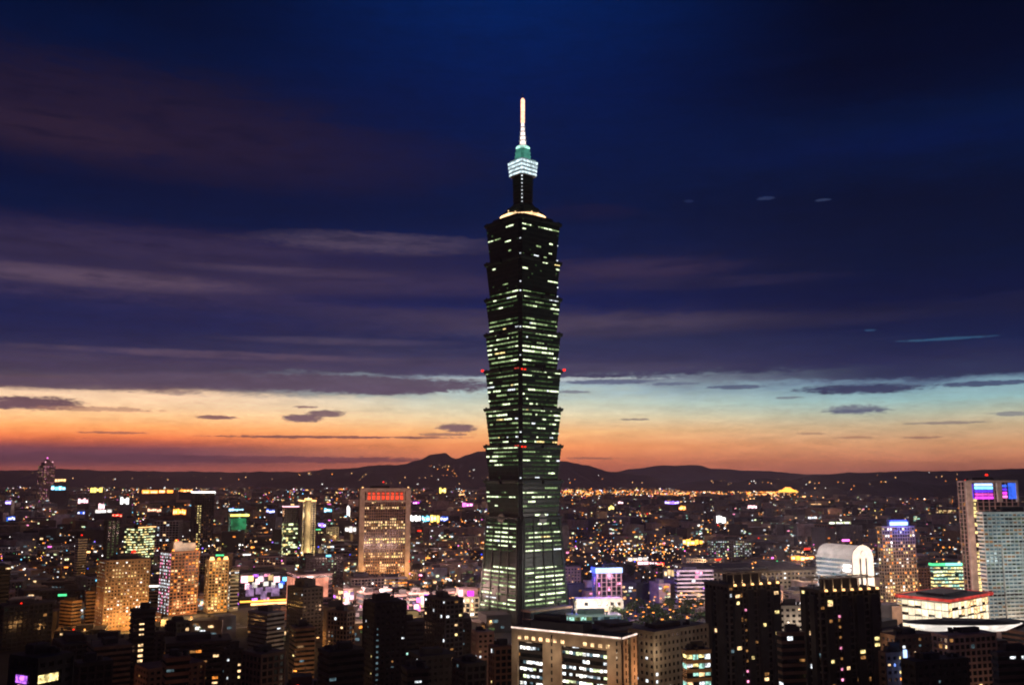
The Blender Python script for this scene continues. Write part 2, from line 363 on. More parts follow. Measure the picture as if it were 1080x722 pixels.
def building(name, label, cat, xL, xc, xR, yt, Y, al, wall='beige', glass='glass', pat=None, fh=3.6, bay=4., style='grid', group=None, sides='AB', seed=1, mech=True, cap=95, z0=0., roofmat='roofing'):
    X, Yc, a, wA, wB, h = place(xL, xc, xR, yt, Y, al)
    t = thing(name, label, cat, (X, Yc, 0), a, group)
    FOOT.append((X, Yc, .5 * math.hypot(wA, wB) + 2))
    wb, cb = MB(), MB()
    wins = facade(wb.box, cb.box, None, wA, wB, h, z0, fh, bay, style, pat, sides=sides)
    wb.build('wall', surf(wall, ()) if wall in MATS else MATS['beige'], t)
    cb.build('glazing', MATS[glass], t)
    rb = MB(); roof_bits(rb, wA, wB, h, seed, mech); rb.build('roof', MATS[roofmat], t)
    add_windows(t, wins, cap, seed)
    t['_dims'] = (wA, wB, h); D[t.name] = (X, Yc, a, wA, wB, h)
    return t
D = {}
def add_windows(t, wins, cap=95, seed=1):
    r = random.Random(seed); wins = list(wins); r.shuffle(wins)
    for x, y, z, rz, ww, wh, k in wins[:cap]:
        o = link('window', window_mesh(ww, wh, W[k]), t, (x, y, z), rz)
    if len(wins) > cap:
        ks = sorted(set(q[6] for q in wins[cap:])); b = MB()
        for x, y, z, rz, ww, wh, k in wins[cap:]: b.box(x, y, z - wh / 2, ww, .12, wh, ks.index(k), rz)
        tag(b.build('window', [W[k] for k in ks], t), kind='stuff')
def loc2w(n, x, y, z=0.):
    X, Yc, a, *_ = D[n]; return (X + x * cos(a) - y * sin(a), Yc + x * sin(a) + y * cos(a), z)

# ------------------------------------------------------------------ land
def sheet(name, pts, z, m):
    b = MB(); b.v = [(x, y, z) for x, y in pts]; b.f = [tuple(range(len(pts)))]; b.m = [0]
    return tag(b.build(name, MATS[m]), kind='structure')
sheet('ground', [(-24500, -2300), (24500, -2300), (24500, 24300), (-24500, 24300)], 0, 'ground')
def ridge(name, Y, prof, depth, seed, rough=1.):
    """a range of hills: crest line given by bearings and heights, real slopes in front and behind"""
    r = random.Random(seed); b = MB()
    xs = [p[0] for p in prof]; n = 240; m = 14
    ph = [r.uniform(0, 6.28) for _ in range(14)]
    def crest(x):
        for (a, ya), (c, yc_) in zip(prof, prof[1:]):
            if a <= x <= c: t = (x - a) / (c - a); t = t * t * (3 - 2 * t); return ya + (yc_ - ya) * t
        return prof[-1][1]
    for i in range(n + 1):
        x = xs[0] + (xs[-1] - xs[0]) * i / n; yy = crest(x)
        X = wx(x, yy, Y)
        H = max(5, hz(yy, Y)) + Y * .00035 * rough * sum(sin(x * .09 * (k + 1) + ph[k]) / (k + 1) ** .8 for k in range(8))
        for j in range(m + 1):
            t = j / m * 2 - 1
            k = max(0, 1 - abs(t) ** 1.25)
            wob_ = 1 + .10 * sin(i * .31 + j * 1.3 + ph[9]) * (1 - k) + .08 * sin(i * .83 + j * .7 + ph[10]) * (1 - k)
            b.v.append((X + depth * .06 * abs(t) * sin(i * .2 + j), Y + t * depth, H * k * (wob_ if j != m // 2 else 1) - 1))
    for i in range(n):
        for j in range(m):
            a = i * (m + 1) + j; b.f.append((a, a + m + 1, a + m + 2, a + 1)); b.m.append(0)
    o = b.build(name, MATS['hill']); tag(o, kind='structure')
    o.data.polygons.foreach_set('use_smooth', [True] * len(o.data.polygons))
    return o
ridge('hills', 15000, [(-120, 497), (0, 496), (60, 494.5), (150, 496.5), (250, 497.5), (310, 497), (360, 494), (400, 497), (520, 500)], 1800, 3)
ridge('mountains', 13500, [(300, 503), (330, 498), (365, 493.5), (400, 490.5), (425, 489), (440, 485), (456, 479), (468, 477.5), (480, 483.5), (492, 479), (505, 475.5), (530, 475), (560, 478),
       (592, 486), (620, 490.5), (645, 497), (675, 501), (700, 505), (760, 509)], 2600, 5)
ridge('mountains', 21000, [(600, 505), (640, 499), (668, 494), (700, 490.5), (735, 490), (752, 494), (800, 496), (850, 499.5), (900, 500), (960, 500)], 2600, 9, .5)
ridge('hills', 9500, [(700, 512), (740, 506), (770, 508), (805, 504), (835, 506), (862, 500.5), (900, 498), (960, 496.5), (1010, 496), (1080, 493.5), (1200, 488)], 1500, 12, .7)
ridge('hills', 6300, [(830, 524), (852, 517), (870, 511), (900, 508), (935, 505.5), (965, 508), (990, 512), (1005, 510), (1040, 503), (1080, 499), (1200, 495)], 750, 15, .8)

# ------------------------------------------------------------------ the tall spired tower
TY = 884.
TX = wx(552, 500, TY + 8)
t101 = thing('skyscraper', 'tall jade green tower of eight flared stacked modules under a glowing white spire', 'skyscraper', (TX, TY + 8, 0), R(40))
FOOT.append((TX, TY + 8, 60))
def H101(y): return hz(y, TY)
def notch(s, n, z):
    q = [(s, s - 2 * n), (s - n, s - 2 * n), (s - n, s - n), (s - 2 * n, s - n), (s - 2 * n, s)]
    out = []
    for k in range(4):
        c_, s_ = round(cos(k * pi / 2)), round(sin(k * pi / 2))
        out += [(x * c_ - y * s_, x * s_ + y * c_, z) for x, y in q]
    return out
led = [235, 276, 314, 351, 390, 430, 469, 506, 545]
rng = random.Random(7)
def face_pos(face, t, s):
    return {'A': (t, -s), 'B': (-s, -t), 'C': (s, t)}[face]
def strips(parent, s0, s1, z0, z1, nf, pfun, cap, nb=21, n=1.3, mats=('tower', 'yellow', 'cool', 'tower_dim'), wts=(8, .5, 1.2, 7)):
    fh = (z1 - z0) / nf; out = []
    for face in 'ABC':
        for i in range(nf):
            s = max(s0 + (s1 - s0) * (i + .25) / nf, s0 + (s1 - s0) * (i + .95) / nf); half = s - 2 * n - .3; bw = 2 * half / nb; j = 0
            pr = pfun(face, i, nf, .5) * rng.choice((.6, .9, 1.1, 1.3)); hi = rng.choice((.95, 1.1, 1.35))
            while j < nb:
                p_ = pfun(face, i, nf, j / nb); L = min(rng.choice((1, 2, 2, 3, 4, 5, 7)), nb - j)
                if p_ > 0 and rng.random() < pr * .75: k = rng.choices(mats, wts)[0]
                elif p_ > .15 and rng.random() < .75: k = 'tower_faint'
                elif p_ > 0 and rng.random() < .12: k = 'tower_faint'; L = 1
                else: k = None
                if k: out.append((face, -half + (j + L / 2) * bw, s + .14, z0 + (i + .62) * fh, L * bw - .35, min(hi, fh * .4), k))
                j += L
    rng.shuffle(out); rest = MB(); ks = sorted(set(q[6] for q in out))
    def key(q): return (q[0] == 'C')
    out.sort(key=key)
    for q, (face, t, s, z, ww, wh, k) in enumerate(out):
        x, y = face_pos(face, t, s); rz = 0 if face == 'A' else pi / 2
        if q < cap: link('lit_window', window_mesh(ww, wh, W[k]), parent, (x, y, z), rz)
        else: rest.box(x, y, z - wh / 2, ww, .12, wh, ks.index(k), rz)
    if rest.v: tag(rest.build('lit_window', [W[k] for k in ks], parent), kind='stuff')
NN = 1.3
prob = {0: lambda f, i, n, u: .6 if (i == 6 and f == 'A') else (.14 if i in (5, 6, 1) else .08),
        1: lambda f, i, n, u: .12 if i else .5,
        2: lambda f, i, n, u: (.85, .55, .12, .12, .3, .3, .1, .75)[7 - i] if False else (.7, .55, .2, .12, .12, .35, .55 if f == 'A' else .2, .85)[i],
        3: lambda f, i, n, u: (.25, .55, .5, .65, .6, .7, .6, .55)[i], 4: lambda f, i, n, u: (.55, .5, .35, .5, .55, .45, .5, .6)[i],
        5: lambda f, i, n, u: (.6, .5, .3, .25, .45, .35, .6, .5)[i], 6: lambda f, i, n, u: ((.2, .3, .25, .45, .5, .6, .55, .5) if f != 'B' else (.04, .05, .12, .2, .5, .55, .6, .5))[i],
        7: lambda f, i, n, u: ((.5, .05, .55, .1, .5, .85, .1, .1) if f != 'B' else (.04, .03, .04, .03, .45, .75, .1, .05))[i]}
for mi in range(8):
    zt, zb = H101(led[mi]), H101(led[mi + 1]); s1, s0 = 26.9, 24.0; g = MB(); bnd = MB()
    g.loft([notch(s0, NN, zb), notch(s1, NN, zt - 1.6)])
    mod = g.build('tower_module', MATS['green_glass'], t101)
    for i in range(8):
        z = zb + (zt - 1.6 - zb) * i / 8; s = s0 + (s1 - s0) * i / 8 + .22
        bnd.loft([notch(s, NN, z), notch(s, NN, z + 1.5)])
    bnd.build('spandrel', surf('tower_metal', (.016, .028, .022), .6, .12, .2, .3), mod)
    l = MB(); l.loft([notch(s1 + .8, NN, zt - 3.), notch(s1 + 1.5, NN, zt - 1.5), notch(s1 + 1.6, NN, zt), notch(s1 - 2, NN, zt + .25)])
    for q in range(4):
        a = q * pi / 2
        l.cyl((s1 + 1.6) * cos(a), (s1 + 1.6) * sin(a), zt - 3.4, 1.6, 4.2, 0, 10, 1.1)
        for e in (-1, 1):
            l.cyl((s1 - .6) * cos(a) - e * (s1 - 4.8) * sin(a) + 1.4 * cos(a), (s1 - .6) * sin(a) + e * (s1 - 4.8) * cos(a) + 1.4 * sin(a), zt - 2.6, .9, 3.6, 0, 8)
    l.build('ledge', MATS['tower_metal'], mod)
    strips(mod, s0, s1, zb, zt - 1.6, 8, prob[mi], 10)
    cb = MB()
    for i in range(8):
        if rng.random() < .22:
            z = zb + (zt - zb) * (i + .5) / 8; link('corner_light', window_mesh(1, 1, W['cool'], .9), mod, (-(s0 - .2), -(s0 - .2), z))
            if rng.random() < .5: link('corner_light', window_mesh(1, 1, W['cool'], .9), mod, (s0 - .2, -(s0 - .2), z))
    
    if mi in (4, 6):
        for t_ in (-1.8, 1.8):
            link('warning_light', window_mesh(1.2, 1.0, S['red'], 1.2), mod, (-(s1 - 2.6) + t_, -(s1 + 1.9), zt - 2.6)); link('warning_light', window_mesh(1.2, 1.0, S['dull_red'], 1.4), mod, (-(s1 + 1.9), -(s1 - 2.6) + t_, zt - 1.6))
        if mi == 4:
            for sx_, sy_ in ((1, -1), (-1, 1)): link('warning_light', window_mesh(1.8, 1.8, S['red'], 1.8), mod, (sx_ * (s1 + 1), sy_ * (s1 + 1), zt + .5))
# flared base
zb = H101(545); g = MB(); g.loft([notch(31.6, NN, 0), notch(26.2, NN, zb)])
base = g.build('tower_base', MATS['green_glass'], t101); bnd = MB()
nfl = 24
for i in range(nfl):
    z = zb * i / nfl; s = 31.6 + (26.2 - 31.6) * i / nfl + .1
    bnd.loft([notch(s, NN, z), notch(s - .3, NN, z + 1.2)])
bnd.loft([notch(27.6, 2.1, zb - 1.2), notch(27.9, 2.1, zb + .6)])
for k in range(4):
    for t_ in (-1, -.5, 0, .5, 1):
        r0, r1 = 31.7, 26.4; f0, f1 = t_ * (r0 - 5), t_ * (r1 - 5)
        pts = []
        for zz, s, ff in ((0, r0, f0), (zb, r1, f1)):
            pts.append([(ff - .7, -s - .5, zz), (ff + .7, -s - .5, zz), (ff + .7, -s + .5, zz), (ff - .7, -s + .5, zz)])
        c_, s_ = round(cos(k * pi / 2)), round(sin(k * pi / 2))
        bnd.loft([[(x * c_ - y * s_, x * s_ + y * c_, z) for x, y, z in p] for p in pts])
bnd.build('spandrel', MATS['tower_metal'], base)
pb = lambda f, i, n, u: 0 if i < 3 or i in (13, 14, 15) else (1.15 if i < 13 else (.0 if i > 22 else (1.05 if i in (18, 19, 20) else .7)))
strips(base, 31.5, 26.1, 0, zb, nfl, pb, 24, nb=16, n=2.1)
for k in range(4):                                                   # round coin ornament over each face
    a = k * pi / 2; b = MB(); ring = 20
    for rr, d0, d1 in ((4.6, 26.3, 27.6),):
        b.loft([[(rr * cos(2 * pi * j / ring), -dd, rr * sin(2 * pi * j / ring)) for j in range(ring)] for dd in (d0, d1)])
    o = b.build('coin_ornament', surf('medallion', (.14, .15, .14), .5, .3), base, (0, 0, zb - 1.), ); o.rotation_euler = (0, 0, a)
# crown: glowing ring terrace, stack, lantern, spire
zt = H101(235)
def oct_(s, z, n=16, k=.0): return [(s * cos(2 * pi * (j + .5) / n), s * sin(2 * pi * (j + .5) / n), z) for j in range(n)]
c = MB(); c.loft([notch(23, 2.1, zt), notch(23, 2.1, zt + 4.1)]); c.loft([notch(17, 2, zt + 4.1), notch(15.5, 2, H101(228.5))])
crown = c.build('crown_terrace', MATS['tower_metal'], t101)
c = MB(); n = 48
c.loft([[(rr * cos(2 * pi * j / n), rr * sin(2 * pi * j / n), zz) for j in range(n)] for rr, zz in ((22.0, zt + 4.2), (23.4, zt + 4.5), (22.8, zt + 6.6), (20.5, zt + 7.8), (17.4, zt + 8.))])
c.build('glowing_ring', emit('ring_glow', (255, 206, 150), 2.2, .5, .12), crown)
c = MB(); z1 = H101(215)
c.loft([notch(17.5, 1.4, H101(228.5)), notch(15.6, 1.4, H101(224))]); c.loft([notch(14.2, 1.3, H101(224)), notch(12.6, 1.3, H101(219.5))]); c.loft([notch(11.2, 1.2, H101(219.5)), notch(9.0, 1.2, z1)])
for y, s in ((228, 18.2), (223.6, 15.2), (219, 12.4)): c.loft([notch(s, 1.5, H101(y)), notch(s, 1.5, H101(y) + .9)])
st_ = c.build('stepped_tier', MATS['tower_metal'], t101)
c = MB()
for q in range(14):
    a = q / 14 * 2 * pi; rr = 18.4 if q % 3 else 14.6
    c.box(rr * cos(a), rr * sin(a), H101(221.5 if q % 3 == 0 else 226), .9, .9, .9)
c.build('tier_lamp', W['warm'], st_)
c = MB(); za, zc = z1, H101(184)
c.loft([notch(7.2, 1., za), notch(7.6, 1., zc)])
for q in range(9):
    z = za + (zc - za) * q / 9; s = 8.0 + .5 * q / 9; c.loft([notch(s, 1.3, z + .8), notch(s + .35, 1.3, z + 2.)])
stk = c.build('upper_shaft', MATS['tower_metal'], t101)
c = MB()
for q in range(8): c.box(-8.2, -8.2, za + (zc - za) * (q + .3) / 8, .8, .8, 1.)
c.build('shaft_lamp', W['cool'], stk)
c = MB(); z0_, z2_ = H101(184), H101(168)
c.loft([notch(7.8, 1., z0_), notch(8.2, 1., z2_)])
lan = c.build('lantern_gallery', MATS['tower_metal'], t101)
c = MB()
for k in range(4):
    a = k * pi / 2
    for lv in range(4):
        z = z0_ + (z2_ - z0_) * (lv + .1) / 4; s = 9.5 + .3 * lv
        for q in range(9):
            t_ = (q - 4) / 4 * (s - .8); x, y = t_, -s
            c.box(x * cos(a) - y * sin(a), x * sin(a) + y * cos(a), z, 1.5, .5, 2.3, rot=a)
c.build('gallery_light', emit('gallery_glow', (226, 248, 255), 1.25, .45, .3), lan)
c = MB()
for lv in range(5):
    z = z0_ + (z2_ - z0_) * lv / 4; c.loft([notch(10.4, 1.2, z - .3), notch(10.4, 1.2, z + .3)])
c.build('gallery_rail', MATS['steel'], lan)
c = MB(); z3 = H101(155)
c.loft([notch(6.4, .8, z2_ + .4), notch(5.6, .8, z3)])
for q in range(3): c.loft([notch(6.9 - .3 * q, .8, z2_ + 1 + q * 3.8), notch(6.9 - .3 * q, .8, z2_ + 1.7 + q * 3.8)])
cp = c.build('upper_cap', surf('jade_panel', (.16, .42, .34), .5, .4), t101)
c = MB(); c.loft([oct_(6.2, z3), oct_(7.2, z3 + 1.2), oct_(6.4, z3 + 2.6), oct_(4.2, z3 + 3.2)]); c.build('cap_ring', emit('cap_ring_glow', (190, 255, 235), 1.2, .4, .3), cp)
c = MB(); z4 = H101(127)
c.loft([oct_(4.0, z3 + 3, 12), oct_(2.7, z3 + 7, 12), oct_(1.5, z4, 12)]); sp_ = c.build('spire', emit('spire_glow', (255, 232, 224), 1.7, .15, .1), t101)
for q in range(5):
    c = MB(); z = z3 + 4 + (z4 - z3 - 4) * q / 5; s = 4.4 - 2.2 * q / 5; c.loft([oct_(s, z, 12), oct_(s, z + .5, 12)]); c.build('spire_collar', MATS['steel'], sp_)
c = MB(); z5 = H101(100.5); c.loft([oct_(1.4, z4, 10), oct_(2.0, z4 + 1, 10), oct_(2.0, z5 - 1.5, 10), oct_(.9, z5, 10)]); c.build('antenna_light', emit('antenna_glow', (255, 186, 150), 2.4, .2, .3), t101)
c = MB(); c.cyl(0, 0, z5, .35, 5, 0, 6); c.build('lightning_rod', MATS['steel'], t101)
for dx_, dy_, z_, rad in ((-17, -17, z3 + 2, 14), (17, -17, z3 + 2, 14)):
    light(TX + dx_, TY + 8 + dy_, z2_ + 2, 9000, (.55, 1, .9), 3)
for k in range(6):
    a = k / 6 * 2 * pi; light(TX + 19 * cos(a), TY + 8 + 19 * sin(a), zt + 9, 700, (1, .6, .3), 1.5)

# ------------------------------------------------------------------ named buildings
def sign(t, x, y, z, sx, sz, m, rz=0., name='sign', th=.6):
    b = MB(); b.box(0, 0, 0, sx, th, sz); return link(name, b.mesh(name, [S[m]]), t, (x, y, z), rz)
def strip_light(t, pts, m, hgt=.7, name='roof_light'):
    b = MB()
    for (x0, y0), (x1, y1), z in pts:
        L = math.hypot(x1 - x0, y1 - y0); b.box((x0 + x1) / 2, (y0 + y1) / 2, z, L, .5, hgt, 0, math.atan2(y1 - y0, x1 - x0))
    return b.build(name, S[m] if m in S else W[m], t)
def eaves(t, m, z=None, hgt=.7, o=.9, sides='AB', name='roof_light'):
    wA, wB, h = D[t.name][3:]; z = h + .9 if z is None else z; x, y = wA / 2 + o, wB / 2 + o
    e = {'A': ((-x, -y), (x, -y), z), 'B': ((-x, -y), (-x, y), z), 'C': ((x, -y), (x, y), z), 'D': ((-x, y), (x, y), z)}
    return strip_light(t, [e[s] for s in sides], m, hgt, name)
def lamps_on(t, pts, m, r=.9, name='lamp'):
    for x, y, z in pts:
        b = MB(); b.cyl(x, y, z, r, r * 1.1, 0, 8, r * .6); b.build(name, S[m], t)

# office tower with the red crown
tw = building('office_tower', 'beige concrete office tower with red-lit niches along its crown and rows of yellow windows', 'office tower', 379, 382.5, 430.5, 516, 1217, 4,
    wall='brown', style='grid', bay=3.0, fh=3.6, pat=lambda f, i, j, nf, n, _o=office(.42, ['yellow', 'warm', 'dim_warm', 'warm'], 4): None if i > nf - 4 or (f == 'A' and j in (0, n - 1)) else (_o(f, i, j, nf, n) if f == 'A' else None), seed=3)
wA, wB, h = D[tw.name][3:]
b = MB()
for s_ in (-1, 1): b.box(s_ * (wA / 2 + .2), -wB / 2 - 1.4, 0, 6.2, 2.2, h + 2.)
b.box(0, -wB / 2 - 1.4, h - 2.4, wA - 6, 2.0, 4.3); b.box(0, -wB / 2 - 1.2, h - 16, wA - 6, 1.6, 2.2)
for q in range(9): b.box(-wA / 2 + 5.5 + q * (wA - 11) / 8, -wB / 2 - 1.2, h - 14, 1.6, 1.5, 12)
b.build('concrete_frame', MATS['beige'], tw)
for q in range(8):
    sign(tw, -wA / 2 + 5.5 + (q + .5) * (wA - 11) / 8, -wB / 2 - .8, h - 13, (wA - 11) / 8 - 2, 5.4, 'red_glow', name='red_niche')
    sign(tw, -wA / 2 + 5.5 + (q + .5) * (wA - 11) / 8, -wB / 2 - .8, h - 6.4, (wA - 11) / 8 - 2.6, 2.6, 'red_glow', name='red_niche')
lamps_on(tw, [(-wA / 2, -wB / 2 - 1, h + 2.2), (wA / 2, -wB / 2 - 1, h + 2.2)], 'warm', 1.1, 'roof_beacon')
lamps_on(tw, [(0, 0, h + 9)], 'red', 1.1, 'roof_beacon')
for q in (-.45, 0, .45):
    X, Y_, _ = loc2w(tw.name, q * wA, -wB / 2 - 22); light(X, Y_, 14, 30000, (1, .5, .2), 5)
X, Y_, _ = loc2w(tw.name, -wA / 2 - 20, -wB / 2 - 50); light(X, Y_, 90, 30000, (1, .5, .32), 6)
X, Y_, _ = loc2w(tw.name, wA / 2 + 10, -wB / 2 - 60); light(X, Y_, 105, 30000, (1, .45, .3), 6)

# distant tower with a tiered crown
dt = building('distant_skyscraper', 'tall distant skyscraper with stepped pink-tipped crown, far behind the left of the city', 'skyscraper', 40.5, 46, 58.5, 491, 5000, 30, wall='pink_stone', style='punched', bay=6, fh=6, pat=homes(.3, ['dim_warm', 'warm', 'rose'], 4), mech=False, cap=40)
wA, wB, h = D[dt.name][3:]; b = MB()
b.box(0, 0, h + 1, wA * .72, wB * .72, 18); b.box(0, 0, h + 19, wA * .45, wB * .45, 14, top=.5); b.box(0, 0, h + 33, 6, 6, 16, top=.2); b.build('crown', MATS['pink_stone'], dt)
lamps_on(dt, [(0, 0, h + 40)], 'pink', 5, 'beacon'); lamps_on(dt, [(-wA * .3, -wB * .36, h + 19), (wA * .3, -wB * .36, h + 19)], 'rose', 3.4, 'beacon')
X, Y_, _ = loc2w(dt.name, -20, -90); light(X, Y_, 200, 20000, (1, .5, .5), 10)

# pair of slabs
a_ = building('office_tower', 'dark glass slab with stacked yellow-green windows beside the golden rounded slab', 'office tower', 298.5, 300, 315, 535, 1540, 8, wall='dark_stone', style='glass', bay=4, fh=3.6,
    pat=lambda f, i, j, nf, n, _o=office(.62, ['green_white', 'yellow', 'dim_green'], 9): None if i > nf - 8 else _o(f, i, j, nf, n), seed=4)
eaves(a_, 'rose', hgt=1.6, sides='AB')
b_ = building('office_tower', 'golden cream slab with a rounded bay and bright glowing roof edge', 'office tower', 315.5, 320, 333, 529, 1535, 14, wall='cream', style='piers', bay=5, fh=3.6, pat=homes(.12, ['yellow', 'dim_warm'], 5), seed=6, sides='AC')
wA, wB, h = D[b_.name][3:]; b = MB(); b.cyl(-wA * .12, -wB / 2, 0, wA * .27, h + 3, 0, 20); b.build('rounded_bay', MATS['cream'], b_)
b = MB(); b.cyl(-wA * .12, -wB / 2, h + 3.2, wA * .29, 2.6, 0, 20); b.build('roof_light', S['warm'], b_); eaves(b_, 'warm', hgt=2.)
for q, z in ((-.2, 8), (.35, 8)):
    X, Y_, _ = loc2w(b_.name, q * wA, -wB / 2 - 20); light(X, Y_, z, 30000, (1, .75, .35), 4)
X, Y_, _ = loc2w(b_.name, 0, -wB / 2 - 26); light(X, Y_, 70, 50000, (1, .72, .36), 5)

c_ = building('office_tower', 'dark tower under a bright white roofline with two lit columns of windows', 'office tower', 203, 206, 226, 520, 1650, 12, wall='dark_stone', style='punched', bay=4.2, fh=4,
    pat=lambda f, i, j, nf, n, r=random.Random(5): (('yellow' if r.random() < .85 else None) if f == 'A' and j in (1, 2) and i < nf - 5 else ('dim_warm' if r.random() < .15 else None)), seed=8)
eaves(c_, 'white', hgt=2.2, o=1.5)
d_ = building('office_block', 'low block with a glowing green facade and pale yellow top band', 'office block', 241, 243, 263, 541, 1900, 6, wall='jade_stone', style='bands', pat=homes(.3, ['dim_green', 'teal'], 6), seed=2)
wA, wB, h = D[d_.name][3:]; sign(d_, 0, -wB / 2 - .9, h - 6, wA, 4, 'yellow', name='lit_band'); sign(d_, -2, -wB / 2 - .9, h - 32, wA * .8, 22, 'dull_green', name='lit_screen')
e_ = building('office_block', 'mid-rise office with yellow-green window bands and a sparkling roof, behind the golden apartment slab', 'office block', 131.6, 146, 163.5, 557, 1350, 42, wall='dark_stone', style='bands', bay=4,
    pat=office(.72, ['yellow', 'green_white', 'dim_green'], 12), seed=7)
eaves(e_, 'warm', hgt=1., sides='A')

# golden apartment slab and its neighbours
g_ = building('apartment_block', 'wide golden floodlit apartment slab with a pale lit strip down its left edge', 'apartment block', 104, 112, 158, 592, 818, 16, wall='brown', style='punched', bay=2.6, fh=3.0,
    pat=lambda f, i, j, nf, n, r=random.Random(3): (r.choice(['green_white', 'cool', 'yellow']) if r.random() < .7 else None) if f == 'B' else (r.choice(['yellow', 'warm', 'white', 'dim_warm', 'dim_warm']) if r.random() < .48 else None), seed=5)
wA, wB, h = D[g_.name][3:]
for q in (-.35, 0, .35, .6):
    X, Y_, _ = loc2w(g_.name, q * wA, -wB / 2 - 16); light(X, Y_, 9, 26000, (1, .5, .13), 4)
X, Y_, _ = loc2w(g_.name, wA * .1, -wB / 2 - 34); light(X, Y_, 46, 24000, (1, .62, .25), 5)
lamps_on(g_, [(.18 * wA, -3, h + 6)], 'red', 2., 'roof_beacon')
h_ = building('apartment_block', 'terracotta gridded block with a white rooftop frame and white lit corner strip', 'apartment block', 169.5, 181, 210, 583, 915, 24, wall='brick', style='grid', bay=3.4, fh=3.1,
    pat=lambda f, i, j, nf, n, r=random.Random(8): (r.choice(['cool', 'cool', 'rose']) if j % 2 == 0 or r.random() < .6 else None) if f == 'B' else (r.choice(['dim_warm', 'orange', 'warm']) if r.random() < .3 else None), seed=9, mech=False)
wA, wB, h = D[h_.name][3:]; b = MB(); b.box(2, 0, h + .5, wA * .72, wB * .6, 8); b.box(-wA * .2, -wB * .2, h + .5, wA * .3, 5, 10); b.build('rooftop_frame', MATS['white_stone'], h_)
lamps_on(h_, [(-wA / 2 + 2, -wB / 2 + 1, h + 2), (wA / 2 - 2, -wB / 2 + 1, h + 2), (-wA * .3, -wB * .36, h + 11)], 'sodium', 1.3, 'roof_lamp'); lamps_on(h_, [(-wA * .1, 0, h + 10.6)], 'red', 1., 'roof_lamp')
X, Y_, _ = loc2w(h_.name, wA * .25, -wB / 2 - 30); light(X, Y_, 60, 14000, (1, .45, .2), 5); X, Y_, _ = loc2w(h_.name, wA * .1, -wB / 2 - 18); light(X, Y_, 8, 24000, (1, .5, .2), 4)
X, Y_, _ = loc2w(h_.name, -wA * .1, -wB / 2 - 16); light(X, Y_, h + 14, 7000, (.9, .95, .8), 3)
k_ = building('apartment_block', 'ochre tower with twin glowing rooftop lamps, right of the terracotta block', 'apartment block', 217, 221, 241, 592, 935, 12, wall='tan', style='grid', bay=3.3, fh=3.1, pat=homes(.34, ['yellow', 'warm', 'orange'], 14), seed=11)
wA, wB, h = D[k_.name][3:]; lamps_on(k_, [(-wA / 2 + 2.5, -wB / 2 + 1, h + 1.5), (wA / 2 - 2.5, -wB / 2 + 1, h + 1.5)], 'warm', 2.6, 'roof_lamp'); lamps_on(k_, [(0, -wB / 2 + 1, h + 1.5)], 'sodium', 1.8, 'roof_lamp')
for z, P_ in ((10, 18000), (45, 16000)): X, Y_, _ = loc2w(k_.name, 2, -wB / 2 - 20); light(X, Y_, z, P_, (1, .55, .13), 4)
l_ = building('apartment_block', 'narrow block with stacked white windows tucked beside the ochre tower', 'apartment block', 241.5, 243, 252, 602, 950, 10, wall='grey', style='bands', bay=4, pat=homes(.6, ['white', 'cool', 'warm'], 6), seed=13)
m_ = building('housing_block', 'small orange-lit housing block at the edge of the dark slope', 'housing block', 64, 76.5, 86, 635, 830, 38, wall='tan', style='bands', bay=4, fh=3.1, pat=homes(.05, ['dim_warm'], 6), seed=14)
X, Y_, _ = loc2w(m_.name, -22, -24); light(X, Y_, 22, 22000, (1, .36, .06), 4)
n_ = building('housing_block', 'plain brown housing block right of the small orange-lit block', 'housing block', 90, 92, 103, 625, 845, 12, wall='tan', style='bands', bay=4, fh=3.1, pat=homes(.04, ['dim_cool'], 6), seed=15)
X, Y_, _ = loc2w(n_.name, 0, -26); light(X, Y_, 22, 5000, (1, .45, .12), 4)
o_ = building('housing_block', 'slim beige slab with blank striped wall under a red beacon', 'housing block', 80, 83, 92, 569, 1180, 24, wall='beige', style='bands', bay=5, fh=3.1, pat=None, seed=16)
X, Y_, _ = loc2w(o_.name, 0, -32); light(X, Y_, 45, 12000, (1, .62, .25), 4); wA, wB, h = D[o_.name][3:]; lamps_on(o_, [(0, 0, h + 5)], 'red', 1.2, 'roof_beacon')
p_ = building('housing_block', 'dark tower with a ladder of greenish stairwell windows, behind the golden apartment slab', 'housing block', 111, 114, 127, 549, 1300, 14, wall='dark_stone', style='punched', bay=5, pat=lambda f, i, j, nf, n, r=random.Random(8): 'dim_green' if f == 'A' and r.random() < .75 else None, seed=17)

